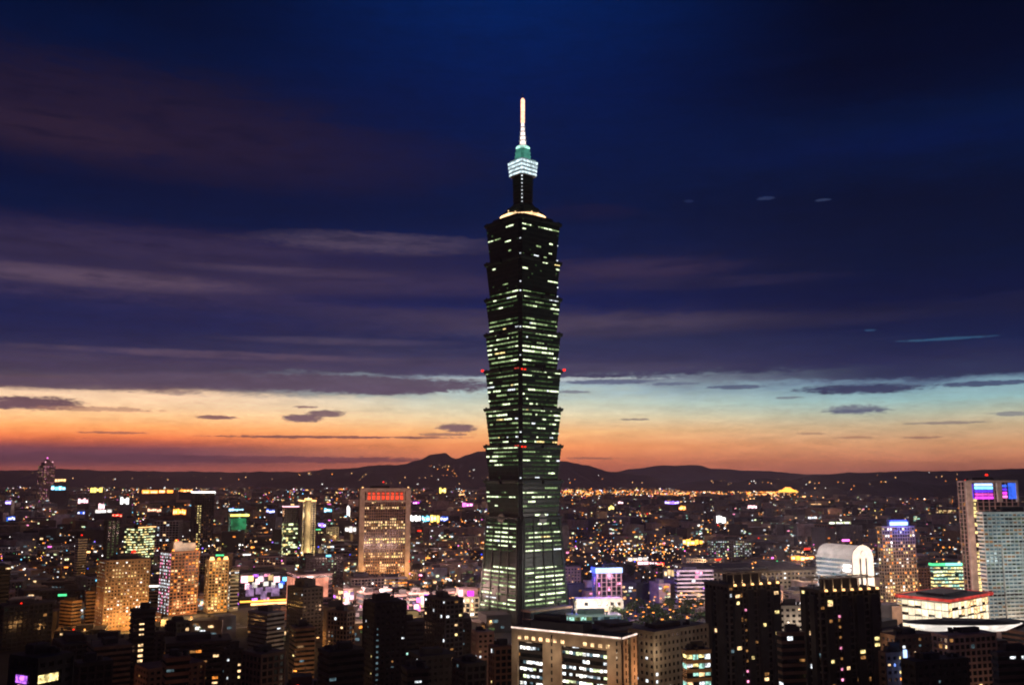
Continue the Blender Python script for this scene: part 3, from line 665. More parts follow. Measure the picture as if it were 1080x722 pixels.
# shopping quarter: pale blocks washed pink
q_ = building('department_store', 'salmon lit store block with a dark rectangular panel on its top', 'department store', 303, 316, 350, 607, 960, 20, wall='pink_stone', style='bands', bay=6, fh=5, pat=homes(.1, ['rose', 'orange'], 6), seed=18)
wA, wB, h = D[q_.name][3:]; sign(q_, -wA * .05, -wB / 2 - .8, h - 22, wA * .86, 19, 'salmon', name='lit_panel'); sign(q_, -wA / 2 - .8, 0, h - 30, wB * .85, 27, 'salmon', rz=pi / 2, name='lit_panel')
r_ = building('department_store', 'store block covered with floating white and blue lit panels', 'department store', 249, 254, 303, 605, 975, 8, wall='charcoal', style='bands', bay=6, fh=5, pat=homes(.1, ['violet', 'rose'], 9), seed=19)
wA, wB, h = D[r_.name][3:]; rr = random.Random(4)
for x_, z_, s_, m in ((-.42, .86, 7, 'rose'), (-.3, .9, 6, 'warm'), (-.2, .7, 5, 'big_white'), (-.08, .88, 5, 'rose'), (.04, .74, 5, 'big_white'), (.14, .9, 5, 'big_warm'), (-.36, .66, 4, 'rose'), (-.14, .8, 4, 'rose'), (.2, .68, 4, 'big_white'), (.27, .84, 6, 'rose'), (.36, .66, 4, 'pale_blue'), (.44, .86, 4, 'cyan'), (.4, .76, 4, 'blue_screen'), (.1, .55, 6, 'lavender'), (-.1, .5, 7, 'lavender'), (-.3, .45, 8, 'lavender'), (.25, .42, 8, 'lavender'), (.0, .34, 6, 'lavender')):
    sign(r_, x_ * wA, -wB / 2 - 1.2, z_ * h - 4, s_, s_ * rr.uniform(.8, 1.5), m, name='lit_panel')
sign(r_, 0, -wB / 2 - 1.5, 5, wA, 1.6, 'gold', name='lit_canopy'); X, Y_, _ = loc2w(r_.name, 0, -wB / 2 - 18); light(X, Y_, 26, 16000, (.8, .55, .7), 3); sign(r_, 6, -wB / 2 - 3.5, 2, wA * .8, 2.2, 'warm', name='lit_canopy')
s_ = [(352, 362, 372, 622, 935, 30, 'rose'), (376, 384, 404, 626, 915, 20, 'white'), (400, 401, 413, 622, 905, 5, 'warm'), (413, 416, 430, 628, 925, 12, 'rose'), (428, 432, 452, 626, 915, 10, 'rose'), (452, 456, 466, 628, 930, 10, 'pink'), (464, 468, 486, 625, 945, 10, 'rose')]
lab = ['pinkish store block with small square lights behind the stepped dark tower', 'pale pink store block under the red-crowned office tower', 'small white-lit cube store among pink stores', 'rose-washed store with pink window panels', 'store block hung with magenta and white square panels', 'narrow pink store left of the bright pavilion', 'pale store with one long pink sign']
rr = random.Random(21)
for (xL, xc, xR, yt, Y, al, m), lb in zip(s_, lab):
    t = building('store_building', lb, 'store', xL, xc, xR, yt, Y, al, wall='pink_stone', style='bands', bay=5, fh=5, pat=homes(.25, ['rose', 'warm', 'violet'], Y), seed=int(Y), group='pink stores beside the spired tower')
    wA, wB, h = D[t.name][3:]
    for q in range(rr.randint(9, 13)):
        zz = rr.uniform(.4, .92) * h; ss = rr.uniform(2.6, 5)
        sign(t, rr.uniform(-.4, .4) * wA, -wB / 2 - 1.1, zz - ss, ss, ss, rr.choice(['rose', 'pink', 'lavender', 'big_white', 'big_warm', 'big_warm', 'big_white', m]), name='lit_panel')
    X, Y_, _ = loc2w(t.name, 0, -wB / 2 - 20); light(X, Y_, 26, 85000, (1, .6, .5), 3)
u_ = building('pavilion', 'bright cream arcaded pavilion with a salmon box on its roof, left of the spired tower', 'pavilion', 479, 482, 505, 630.5, 905, 8, wall='cream', style='grid', bay=4, fh=5, pat=homes(.95, ['warm', 'white'], 7), seed=22, mech=False, z0=0)
wA, wB, h = D[u_.name][3:]; b = MB(); b.box(1, 2, h + .6, wA * .9, wB * .7, 7.5); b.build('roof_box', MATS['pink_stone'], u_); sign(u_, wA * .15, -wB * .35 + 1., h + 1.4, 6, 4.5, 'magenta', name='lit_panel'); sign(u_, -wA * .3, -wB * .35 + 1., h + 1.4, 4, 6, 'rose', name='lit_panel')
X, Y_, _ = loc2w(u_.name, 0, -wB / 2 - 14); light(X, Y_, 14, 16000, (1, .75, .5), 3); light(X, Y_, 42, 22000, (1, .5, .45), 3)

# right of the spired tower
v_ = building('office_tower', 'pink pinstriped tower topped by a glowing blue-white band', 'office tower', 625, 629, 655, 600, 905, 12, wall='pink_stone', style='piers', bay=4.6, fh=4, pat=homes(.12, ['violet', 'rose'], 5), seed=23)
wA, wB, h = D[v_.name][3:]; sign(v_, 0, -wB / 2 - 1., h - 3.4, wA + 2, 4.6, 'pale_blue', name='lit_band'); sign(v_, -wA / 2 - 1., 0, h - 3.4, wB + 1, 4.6, 'blue', rz=pi / 2, name='lit_band')
for q in (-.3, .3): X, Y_, _ = loc2w(v_.name, q * wA, -wB / 2 - 20); light(X, Y_, 36, 14000, (1, .45, .75), 3)
X, Y_, _ = loc2w(v_.name, -wA / 2 - 14, -8); light(X, Y_, h + 2, 60000, (.06, .1, 1), 3); light(X - 25, Y_ + 60, h + 5, 90000, (.06, .08, 1), 3); light(X + 45, Y_ + 60, h + 5, 90000, (.06, .08, 1), 3)
x_ = building('podium_hall', 'white floodlit podium with small square openings below the pink pinstriped tower', 'podium building', 606, 608, 656, 633, 880, 4, wall='white_stone', style='punched', bay=6, fh=6, pat=homes(.3, ['warm', 'white'], 6), seed=24, mech=False)
wA, wB, h = D[x_.name][3:]
for q in (-.4, -.13, .13, .4): X, Y_, _ = loc2w(x_.name, q * wA, -wB / 2 - 9); light(X, Y_, h - 5, 11000, (1, .76, .64), 2)
y_ = building('glass_hall', 'teal-lit glass hall at the foot of the spired tower', 'glass hall', 597, 600, 655, 650, 838, 6, wall='steel', glass='blue_glass', style='glass', bay=5, fh=5, pat=lambda f, i, j, nf, n, r=random.Random(5): r.choice(['dim_green', 'dim_cool', 'teal', 'teal']) if r.random() < .85 else None, seed=25)
for q in (-.3, .3): X, Y_, _ = loc2w(y_.name, q * 50, -D[y_.name][4] / 2 - 14); light(X, Y_, 26, 15000, (.55, 1, .78), 3)
z_ = building('podium_hall', 'dark stone podium with faint warm panels at the foot of the spired tower', 'podium building', 512, 560, 603, 645, 842, 42, wall='brown', style='bands', bay=6, fh=6, pat=homes(.1, ['dim_warm', 'dim_green'], 6), seed=26)

# foreground office block with the light line
of = building('office_block', 'beige and black glass office block with a bright white line along its roof edge', 'office block', 542, 655, 668, 674.5, 432, 57, wall='charcoal', style='bands', bay=1.8, fh=3.2,
    pat=lambda f, i, j, nf, n, _o=office(.68, ['cool', 'white', 'cool', 'green_white', 'dim_cool', 'white'], 31), r=random.Random(5): None if i > nf - 2 else ((_o(f, i, j, nf, n) if (1 < j < n - 1) else ('dim_warm' if r.random() < .2 else None)) if f == 'B' else None), cap=95, seed=27, mech=False)
wA, wB, h = D[of.name][3:]
b = MB()
def B_(t0, t1, z0, z1, dep=1.2): b.box(-wA / 2 - dep / 2 - .15, (t0 + t1) / 2, z0, dep, abs(t1 - t0), z1 - z0)
# left face runs from near corner (y=-wB/2) to the far end
for t0, t1 in ((-wB / 2 - .6, -wB / 2 + 6.5), (wB * .03, wB * .03 + 10), (wB / 2 - 3., wB / 2 + .5)): B_(t0, t1, 0, h - .8)
B_(-wB / 2 - .6, wB / 2 + .5, h - 5, h + .6, 1.0)
b.box(-wA / 2 + 1.9, -wB / 2 - .7, 0, 4.6, 1.2, h + .4); b.box(wA / 2 - 2.2, -wB / 2 - .7, 0, 6.2, 1.2, h + .4)
b.build('stone_pier', MATS['beige'], of)
b = MB()
for t0 in (-wB / 2 + 1.5, wB * .03 + 5):
    for i in range(int(h / 3.2)): b.box(-wA / 2 - 1.4, t0, i * 3.2 + 1, .3, .7, 1.8)
for xx in (-wA / 2 + 1.9, wA / 2 - 2.2):
    for i in range(int(h / 3.2)): b.box(xx, -wB / 2 - 1.35, i * 3.2 + 1, .7, .3, 1.8)
b.build('slit_window', MATS['glass'], of)
for q in range(13):
    if q in (4, 5): continue
    for e in (-.5, .5):
        t0 = -wB / 2 + 6 + q * (wB - 10) / 12 + e; link('lamp', window_mesh(.8, 1.7, W['warm']), of, (-wA / 2 - 1.3, t0, h - 3.2), pi / 2)
for i in range(int(h / 3.2)): link('window', window_mesh(1.6, 2.0, W['warm']), of, (-wA / 2 + 5.5, -wB / 2 - .25, i * 3.2 + 2.), 0)
ln = MB(); xx = -wA / 2 - 1.35
ln.box(xx, 0, h + .7, .4, wB + 1.2, .65); ln.box(-.1, -wB / 2 - 1.4, h + .7, wA + 2.3, .4, .65); ln.build('roof_light', emit('roof_tube', (255, 226, 210), 1.5, .3, .3), of)
b = MB(); b.box(0, 6, h + .5, wA * .7, wB * .5, 4.2); b.box(0, 12, h + 4.7, wA * .5, wB * .25, 2.5); b.cyl(-wA * .1, wB * .42, h + .5, 2.4, 3, 0, 12)
for q in range(16): b.box(rng.uniform(-.4, .4) * wA, rng.uniform(-.46, .46) * wB, h + .4, rng.uniform(.8, 2.6), rng.uniform(.8, 3), rng.uniform(.8, 2.6))
for q in (-.3, .1, .36): b.cyl(0, q * wB, h + 3, .09, rng.uniform(5, 8), 0, 5)
b.build('roof_plant', MATS['roofing'], of)
for t0, zz, P_ in ((-wB * .42, h - 8, 1700), (wB * .12, h - 8, 1900), (wB * .45, h - 8, 900), (-.1 * wB, h - 4, 700)):
    X, Y_, _ = loc2w(of.name, -wA / 2 - 9, t0); light(X, Y_, zz, P_, (1, .7, .45), 1.5)
X, Y_, _ = loc2w(of.name, 4, -wB / 2 - 12); light(X, Y_, h - 14, 9000, (1, .45, .2), 2)
X, Y_, _ = loc2w(of.name, -wA / 2 - 14, -wB * .3); light(X, Y_, 30, 7000, (1, .45, .2), 2)
for t0 in (-.2, .25): X, Y_, _ = loc2w(of.name, -wA / 2 - 9, t0 * wB); light(X, Y_, 30, 1400, (1, .75, .5), 2)

aa = building('office_block', 'pale stone office block right of the white roof-line block, small white windows on its side', 'office block', 664, 689.5, 746, 668, 492, 40, wall='beige', style='punched', bay=3.2, fh=3.7,
    pat=lambda f, i, j, nf, n, r=random.Random(15): None if i > nf - 4 else (('cool' if r.random() < .3 else None) if f == 'B' else ('cool' if r.random() < .05 else None)), seed=28)
X, Y_, _ = loc2w(aa.name, -26, -14); light(X, Y_, 40, 3600, (1, .75, .5), 3)
X, Y_, _ = loc2w(aa.name, 0, -D[aa.name][4] / 2 - 24); light(X, Y_, 40, 1600, (.8, .8, .7), 3)
ab = building('office_block', 'short orange-beige block with wide lit window bands, in front of the pale stone office block', 'office block', 720, 724, 749, 688, 412, 14, wall='tan', style='bands', bay=3, fh=3.7, pat=office(.75, ['warm', 'cool', 'yellow', 'teal'], 3), seed=29)
X, Y_, _ = loc2w(ab.name, 0, -D[ab.name][4] / 2 - 14); light(X, Y_, 48, 2200, (1, .55, .25), 2)

def crowned(lb, xL, xc, xR, yt, Y, al, seed, bars, split):
    t = building('apartment_tower', lb, 'apartment tower', xL, xc, xR, yt, Y, al, wall='dark_stone', style='grid', bay=3.4, fh=3.3, pat=homes(.055, ['yellow', 'warm', 'dim_warm', 'dim_cool', 'cool'], seed), seed=seed, mech=False)
    wA, wB, h = D[t.name][3:]; b = MB(); n = bars
    for i in range(n):
        u = -wA / 2 + (i + .5) * wA / n
        b.box(u, -wB / 2 - .8, h, .45, .45, 6.4); b.box(u, wB * .1, h, .45, .45, 6.4); b.box(u, -wB * .2, h + 6.2, .35, wB * .65, .4)
    b.box(0, -wB / 2 - .8, h + 6.4, wA + 2, .5, .6); b.box(0, wB * .1, h + 6.4, wA + 2, .5, .6); b.build('pergola', MATS['cream'], t)
    b = MB(); b.box(0, 1, h + .5, wA * .5, wB * .5, 5); b.build('roof_room', MATS['dark_stone'], t)
    b = MB()
    for i in range(split):                                            # projecting bays
        u = -wA / 2 + (i + .5) * wA / split; b.box(u, -wB / 2 - 1.2, 0, wA / split * .46, 2.0, h - 2)
    for i in range(2): b.box(-wA / 2 - 1.2, (i - .5) * wB * .5, 0, 2., wB * .26, h - 2)
    bay_ = b.build('projecting_bay', MATS['charcoal'], t)
    for i in range(n):
        u = -wA / 2 + (i + .5) * wA / n
        lamps_on(t, [(u + .5, -wB / 2 - 1.6, h + .4)], 'warm', .85, 'roof_lamp'); X, Y_, _ = loc2w(t.name, u + .5, -wB / 2 - 1.9); light(X, Y_, h + 2.4, 110, (1, .68, .4), .4)
    X, Y_, _ = loc2w(t.name, -wA * .3, -wB / 2 - 34); light(X, Y_, h * .7, 1500, (1, .62, .4), 3); X, Y_, _ = loc2w(t.name, -wA / 2 - 26, 4); light(X, Y_, h * .6, 700, (1, .6, .45), 3)  # added fill lamps in mid-air, faintly brightening the dark facades
    r = random.Random(seed)
    for i in range(11):
        u = -wA / 2 + (r.randrange(split) + .5) * wA / split
        link('window', window_mesh(r.choice((1.8, 3., 3.)), 1.7, W[r.choice(['yellow', 'warm', 'yellow', 'dim_warm'])]), t, (u, -wB / 2 - 2.3, r.uniform(.25, .94) * h), 0)
    for i in range(9): link('window', window_mesh(1.2, 1.2, W['dim_warm' if r.random() < .6 else 'rose']), t, (-wA / 2 + wA * .30, -wB / 2 - .75, h * (.82 - .075 * i)), 0)
    return t
crowned('dark apartment tower with a lamp-lit rooftop pergola, left one of the lamp-crowned pair', 744, 768, 822, 618.5, 520, 28, 41, 6, 4)
crowned('dark apartment tower with a lamp-lit rooftop pergola, in front of the white arched building', 845, 864, 927, 624, 500, 20, 43, 7, 4)
ac = building('civic_hall', 'wide low pale civic building with small lit windows between the lamp-crowned dark towers', 'civic building', 712, 752, 872, 604, 1080, 12, wall='beige', style='punched', bay=5, fh=4.5, pat=homes(.1, ['cool', 'warm', 'white'], 12), seed=31)
X, Y_, _ = loc2w(ac.name, 10, -D[ac.name][4] / 2 - 50); light(X, Y_, 40, 50000, (1, .75, .45), 8)
ad_ = building('civic_block', 'lavender-washed terraced block with bright ground lamps', 'civic building', 711, 714, 752, 602, 1010, 8, wall='white_stone', style='bands', bay=4, fh=4, pat=homes(.14, ['violet', 'rose', 'cool'], 8), seed=32)
for q in (-.35, .3): X, Y_, _ = loc2w(ad_.name, q * 40, -D[ad_.name][4] / 2 - 20); light(X, Y_, 28, 12000, (.85, .5, .85), 3); light(X, Y_ - 4, 5, 9000, (1, .6, .3), 2)
building('office_block', 'brown block with a few teal windows between the two lamp-crowned dark towers', 'office block', 820, 824, 848, 669, 470, 12, wall='brown', style='bands', bay=3.4, fh=3.6, pat=homes(.09, ['teal', 'cool', 'dim_warm'], 31), seed=33)
ae_ = building('housing_block', 'small white building with one warm porch light between the lamp-crowned dark towers', 'housing block', 819, 821, 846, 640, 640, 8, wall='white_stone', style='punched', bay=4, pat=homes(.05, ['warm'], 31), seed=34)
X, Y_, _ = loc2w(ae_.name, 3, -D[ae_.name][4] / 2 - 10); light(X, Y_, D[ae_.name][5] - 12, 3600, (1, .8, .6), 1)

# white building with the arched end
arc = building('arched_building', 'white floodlit building with a tall round-arched end wall', 'arched building', 861, 897.5, 919.5, 589, 800, 30, wall='white_stone', style='bands', bay=4, fh=4, pat=homes(.12, ['warm', 'dim_cool'], 8), seed=35, mech=False)
wA, wB, h = D[arc.name][3:]; n = 16; b = MB(); R_ = wA / 2
prof = [(-R_, 0), (R_, 0)] + [(R_ * cos(pi * i / n), h + R_ * .85 * sin(pi * i / n)) for i in range(n + 1)]
b.loft([[(x, y, z) for x, z in prof] for y in (-wB / 2 - 1.6, -wB / 2 - .5)]); b.build('arched_wall', MATS['white_stone'], arc)
prof = [(-R_ + 1, h)] + [((R_ - 1) * cos(pi * i / n), h + R_ * .8 * sin(pi * i / n)) for i in range(n + 1)]
b = MB(); b.loft([[(x, y, z) for x, z in prof] for y in (-wB / 2 - .4, wB / 2)]); b.build('barrel_roof', MATS['white_stone'], arc)
b = MB()
for u in (-R_ * .28, R_ * .28): b.box(u, -wB / 2 - 1.7, 12, 1.6, .4, h - 12)
b.build('slit_window', MATS['glass'], arc)
b = MB(); n = 14; b.loft([[(2.6 * cos(2 * pi * i / n), y, h + 4 + 2.6 * sin(2 * pi * i / n)) for i in range(n)] for y in (-wB / 2 - 2., -wB / 2 - 1.55)]); b.build('round_clock', MATS['grey'], arc)
b = MB()
for q in (.2, .5, .8): b.box(-wA / 2 - .9, wB * .08, h * q, 1., wB * .6, 1.6)
b.build('ledge', MATS['grey'], arc)
X, Y_, _ = loc2w(arc.name, 2, -wB / 2 - 24); light(X, Y_, 44, 330000, (1, .76, .6), 3)
X, Y_, _ = loc2w(arc.name, -wA / 2 - 26, 8); light(X, Y_, 52, 430000, (1, .92, .86), 3); light(X, Y_, 84, 170000, (1, .85, .8), 3)
bs = building('office_block', 'office block carrying a small blue-white sign, behind the white arched building', 'office block', 862, 866, 893, 580, 1040, 14, wall='charcoal', style='bands', pat=homes(.1, ['cool'], 8), seed=36); wA, wB, h = D[bs.name][3:]
sign(bs, -wA * .1, -wB / 2, h + 1.5, 9, 4, 'violet', name='roof_sign'); sign(bs, wA * .1, -wB / 2, h + 2, 7, 3, 'pale_blue', name='roof_sign')

af = building('office_tower', 'brown gridded office tower with a glowing blue roof sign', 'office tower', 925, 930, 964, 556, 1010, 16, wall='tan', style='grid', bay=3.2, fh=3.5, pat=homes(.42, ['warm', 'yellow', 'dim_warm', 'orange', 'white', 'dim_warm'], 51), seed=37)
wA, wB, h = D[af.name][3:]; b = MB(); b.box(2, 0, h, wA * .7, wB * .6, 8); b.build('roof_room', MATS['charcoal'], af); sign(af, 2, -wB * .3 - .6, h + 2, wA * .55, 3.6, 'pale_blue', name='roof_sign'); sign(af, 2, -wB * .3 - .4, h + 5.8, wA * .5, 1.6, 'blue', name='roof_sign')
X, Y_, _ = loc2w(af.name, 2, -wB / 2 - 12); light(X, Y_, h + 6, 70000, (.08, .12, 1), 2)
for z, P_ in ((10, 26000), (50, 14000)): X, Y_, _ = loc2w(af.name, 4, -wB / 2 - 24); light(X, Y_, z, P_, (1, .6, .3), 4)
ag = building('office_block', 'office block with a bright green roof band and pale green windows', 'office block', 981, 984, 1018, 597, 1050, 6, wall='jade_stone', style='bands', bay=4, pat=office(.8, ['green_white', 'yellow', 'teal'], 12), seed=38)
eaves(ag, 'green', hgt=2.6); wA, wB, h = D[ag.name][3:]; sign(ag, wA * .12, -wB / 2 - 1.5, h + 1, wA * .5, 2.6, 'teal', name='lit_band'); X, Y_, _ = loc2w(ag.name, 0, -wB / 2 - 14); light(X, Y_, h + 8, 6000, (.2, 1, .6), 2)
ah = building('office_tower', 'tall grey tower with violet and blue lit screens between its top fins', 'office tower', 1010, 1017, 1072, 508, 905, 10, wall='pink_stone', style='piers', bay=6, fh=3.8,
    pat=lambda f, i, j, nf, n, r=random.Random(8): ('yellow' if r.random() < .7 else None) if f == 'A' and j == 1 and i < nf - 4 else ('dim_warm' if r.random() < .05 else None), seed=39)
wA, wB, h = D[ah.name][3:]
b = MB(); b.box(-wA / 2 + 3.4, -wB / 2 - 1., 0, 6.2, 1.8, h + 1); b.box(0, -wB / 2 - 1., h - .4, wA, 1.8, 2.); b.box(wA * .14, -wB / 2 - 1., h - 19, 5, 1.8, 19); b.box(wA / 2 - 1, -wB / 2 - 1., h - 19, 2, 1.8, 19); b.build('top_fin', MATS['white_stone'], ah)
for i in range(5): sign(ah, -wA * .15, -wB / 2 - .7, h - 16 + i * 3.1, wA * .34, 2.2, ['magenta', 'pink_screen', 'purple_screen', 'cyan', 'pale_blue'][i], name='lit_screen')
for i in range(4): sign(ah, wA * .25, -wB / 2 - .7, h - 15 + i * 3.4, wA * .08, 2.2, ['pink', 'magenta', 'purple_screen', 'blue_screen'][i], name='lit_screen')
sign(ah, -wA * .38, -wB / 2 - .7, h - 16, wA * .06, 14, 'purple_screen', name='lit_screen'); sign(ah, wA * .40, -wB / 2 - .7, h - 16, wA * .15, 15, 'blue_screen', name='lit_screen')
lamps_on(ah, [(0, 0, h + 6)], 'red', 1.5, 'roof_beacon'); lamps_on(ah, [(-wA / 2 + 1, -wB / 2, h + 1)], 'red', .9, 'roof_beacon')
X, Y_, _ = loc2w(ah.name, -wA / 2 - 18, -wB / 2 - 50); light(X, Y_, 70, 60000, (1, .5, .35), 5)
ai = building('office_tower', 'large slab with fine white bands and dim teal windows beside the violet-screened tower', 'office tower', 1030, 1036, 1108, 541, 800, 10, wall='white_stone', style='bands', bay=4, fh=3.1,
    pat=office(.75, ['dim_cool', 'dim_cool', 'dim_cool', 'dim_green', 'dim_cool', 'dim_warm'], 22), seed=40, cap=95)
wA, wB, h = D[ai.name][3:]; b = MB()
for i in range(int(h * .74 / 3.1)): b.box(-wA * .12, -wB / 2 - .8, i * 3.1 + .4, wA * .28, 1.2, 1.2)
b.box(-wA * .26, -wB / 2 - .9, 0, .8, 1.6, h * .75); b.box(wA * .02, -wB / 2 - .9, 0, .8, 1.6, h * .75); b.build('balcony_band', MATS['white_stone'], ai)
b = MB()
for i in range(int(wA / 4)): b.box(-wA / 2 + i * 4, -wB / 2 - .55, 0, .5, .4, h)
b.build('mullion', MATS['white_stone'], ai)
for q in (-.25, .1): X, Y_, _ = loc2w(ai.name, q * wA, -wB / 2 - 46); light(X, Y_, 60, 34000, (.75, .95, .95), 6)
X, Y_, _ = loc2w(ai.name, -.2 * wA, -wB / 2 - 16); light(X, Y_, 6, 14000, (1, .8, .6), 3)

# hall with the red roof line
aj = building('exhibition_hall', 'white-lit glass hall under a wide flat roof outlined in red', 'exhibition hall', 951, 1000, 1042, 636, 700, 40, wall='white_stone', style='glass', bay=5, fh=6, pat=lambda f, i, j, nf, n, r=random.Random(5): ('glow' if f == 'B' or r.random() < .5 else 'warm') if i > 0 else None, seed=41, mech=False)
wA, wB, h = D[aj.name][3:]; b = MB(); b.box(0, 0, h + 1.4, wA + 6, wB + 6, 1.6); b.box(0, 2, h + 3, wA * .6, wB * .6, 2); b.build('roof_slab', MATS['roofing'], aj)
eaves(aj, 'dull_red', z=h + 1.3, hgt=2., o=3.2, sides='ABCD')
X, Y_, _ = loc2w(aj.name, -wA / 2 - 12, 0); light(X, Y_, 24, 9000, (1, .85, .65), 3)
ak = thing('lit_canopy', 'sweeping white-lit boat-shaped canopy roof in front of the red-lined hall', 'canopy', (wx(1024, 665, 600), 612, 0)); FOOT.append((wx(1024, 665, 600), 612, 36))
hh = hz(661, 600); b = MB(); n = 20
top = [[(36 * cos(2 * pi * j / n), 12 * sin(2 * pi * j / n), hh + 2.2)] for j in range(n)]
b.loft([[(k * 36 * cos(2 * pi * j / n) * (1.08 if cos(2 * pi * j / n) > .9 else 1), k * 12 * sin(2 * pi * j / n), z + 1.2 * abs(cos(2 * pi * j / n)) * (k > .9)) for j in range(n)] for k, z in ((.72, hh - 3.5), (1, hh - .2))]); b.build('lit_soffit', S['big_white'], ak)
b = MB(); b.loft([[(k * 36.5 * cos(2 * pi * j / n), k * 12.5 * sin(2 * pi * j / n), z) for j in range(n)] for k, z in ((1.02, hh + 1.1), (1.02, hh + 1.7), (.5, hh + 3))]); b.build('roof', MATS['roofing'], ak)
b = MB(); b.loft([[(k * 25 * cos(2 * pi * j / n), k * 8 * sin(2 * pi * j / n), z) for j in range(n)] for k, z in ((1, 0), (1, hh - 3.6))]); b.build('drum_wall', MATS['pink_stone'], ak)
X, Y_ = ak.location.x, ak.location.y; light(X - 14, Y_ - 26, hh - 4, 5200, (1, .8, .65), 2); light(X + 14, Y_ - 26, hh - 8, 4000, (1, .6, .5), 2)

# dark towers of the foreground
fg = [('apartment_tower', 'dark tower with a ladder of small white stair windows, left of the pink stores', 384, 396, 428, 637, 560, 22, 'charcoal', .05),
      ('apartment_tower', 'dark tower with scattered white lights in front of the pink stores', 448, 470, 488, 633, 640, 35, 'dark_stone', .10),
      ('apartment_tower', 'dark tower with one long vertical line of white stair windows', 138, 142, 164, 645, 600, 12, 'charcoal', .02),
      ('apartment_tower', 'stepped dark tower with a square top in front of the salmon store', 304, 320, 340, 621, 760, 28, 'dark_stone', .07),
      ('apartment_block', 'dim brown block right of the stepped dark tower', 346, 366, 374, 646, 690, 50, 'brown', .06),
      ('apartment_block', 'dim ribbed brown block below the stepped dark tower', 306, 312, 332, 664, 620, 14, 'brown', .05),
      ('apartment_block', 'dull olive block standing behind the ladder-lit dark tower', 342, 345, 373, 642, 730, 9, 'tan', .04),
      ('apartment_block', 'dark block with purplish end wall at the bottom between dark towers', 256, 276, 300, 692, 450, 34, 'brown', .03),
      ('apartment_block', 'dark reddish block below the tower with the vertical line of lights', 172, 176, 200, 696, 420, 10, 'brick', .02),
      ('apartment_block', 'plain dark block with teal stair lights down one side', 236, 238, 256, 686, 520, 12, 'charcoal', .14),
      ('apartment_block', 'dark block with a few white lamps near the terracotta gridded block', 176, 186, 200, 657, 640, 30, 'charcoal', .06),
      ('apartment_block', 'dark ribbed block below the panel-covered store', 262, 282, 300, 648, 700, 36, 'grey', .05),
      ('apartment_block', 'very dark block with two lit windows low in the corner of the city', 12, 40, 76, 697, 330, 34, 'charcoal', .0),
      ('apartment_block', 'dark block with a small yellow roof hut left of the vertical line of lights', 78, 84, 118, 702, 400, 14, 'charcoal', .02),
      ('apartment_block', 'long low dark block beneath the golden apartment slab', 92, 100, 138, 684, 560, 10, 'brown', .01),
      ('apartment_block', 'dark block with pink roof edge left of the white roof-line block', 498, 504, 520, 668, 600, 18, 'pink_stone', .05),
      ('apartment_block', 'brown ribbed block nearest the white roof-line block', 516, 522, 540, 684, 480, 20, 'brick', .03),
      ('apartment_block', 'low dark block with two stair lamps at the bottom centre', 424, 430, 452, 708, 430, 15, 'charcoal', .08),
      ('apartment_block', 'dark slab at the bottom between the two scattered-light towers', 432, 444, 480, 694, 470, 20, 'charcoal', .03),
      ('apartment_block', 'dark slab with one bright lamp at the foot of the spired tower', 478, 492, 512, 702, 430, 26, 'charcoal', .02),
      ('apartment_block', 'dark slab just left of the ladder-lit dark tower', 336, 348, 384, 690, 430, 22, 'charcoal', .03),
      ('apartment_block', 'dark brown tower with dotted yellow windows below the canopy roof', 930, 944, 984, 672, 470, 20, 'brown', .13),
      ('apartment_block', 'pinkish brown block below the right end of the canopy roof', 984, 1000, 1050, 672, 455, 18, 'pink_stone', .08),
      ('apartment_block', 'dark block at the lower right edge of the city', 1046, 1052, 1096, 690, 420, 12, 'dark_stone', .09),
      ('apartment_block', 'dark block in front of the pinkish brown block', 952, 966, 1020, 700, 400, 20, 'charcoal', .10)]
for i, (nm, lb, xL, xc, xR, yt, Y, al, wl_, p) in enumerate(fg):
    pt = homes(p, ['warm', 'cool', 'cool', 'yellow', 'dim_warm', 'dim_cool'], 100 + i)
    if i == 0: pt = lambda f, i, j, nf, n, _p=pt: 'dim_cool' if (f == 'A' and j == 0 and i < nf - 4) else _p(f, i, j, nf, n)
    if i == 2: pt = lambda f, i, j, nf, n: 'warm' if (f == 'A' and j == 1 and 2 < i < nf - 2 and i % 9) else None
    if i == 12: pt = None
    t = building(nm, lb, nm.replace('_', ' '), xL, xc, xR, yt, Y, al, wall=wl_, style=('punched', 'grid', 'bands')[i % 3], bay=3.2, fh=3.1, pat=pt, seed=200 + i)
    wA, wB, h = D[t.name][3:]
    X, Y_, _ = loc2w(t.name, -wA * .2, -wB / 2 - 22)
    if i != 12: light(X, Y_, h * .45, 420 if i in (0, 1, 2) else 1000, (1, .5, .28), 2)  # added weak warm fill in front of the block, to make its facade readable
    if i in (3, 4, 5, 6, 10, 15, 21, 22): X, Y_, _ = loc2w(t.name, wA * .1, -wB / 2 - 16); light(X, Y_, h * .6, 900, (1, .55, .25), 2)
    if i == 12:
        link('window', window_mesh(6.2, 2.6, W['violet']), t, (-wA / 2 - .5, wB * .02, h - 6.5), pi / 2); link('window', window_mesh(4.2, 1., W['rose']), t, (-wA / 2 - .5, wB * .0, h - 9), pi / 2); link('window', window_mesh(7.4, 2.6, W['yellow']), t, (-wA * .2, -wB / 2 - .5, h - 6), 0)
    if i == 3:
        b = MB(); b.box(0, 0, h, wA * .6, wB * .6, 7); b.build('roof_room', MATS['dark_stone'], t)
bn = building('hotel_block', 'dark block with a bright blue vertical neon strip below the red-lined hall', 'hotel', 928, 934, 958, 690, 440, 14, wall='brown', style='punched', bay=3, fh=3.2, pat=homes(.12, ['yellow', 'orange', 'warm'], 9), seed=81)
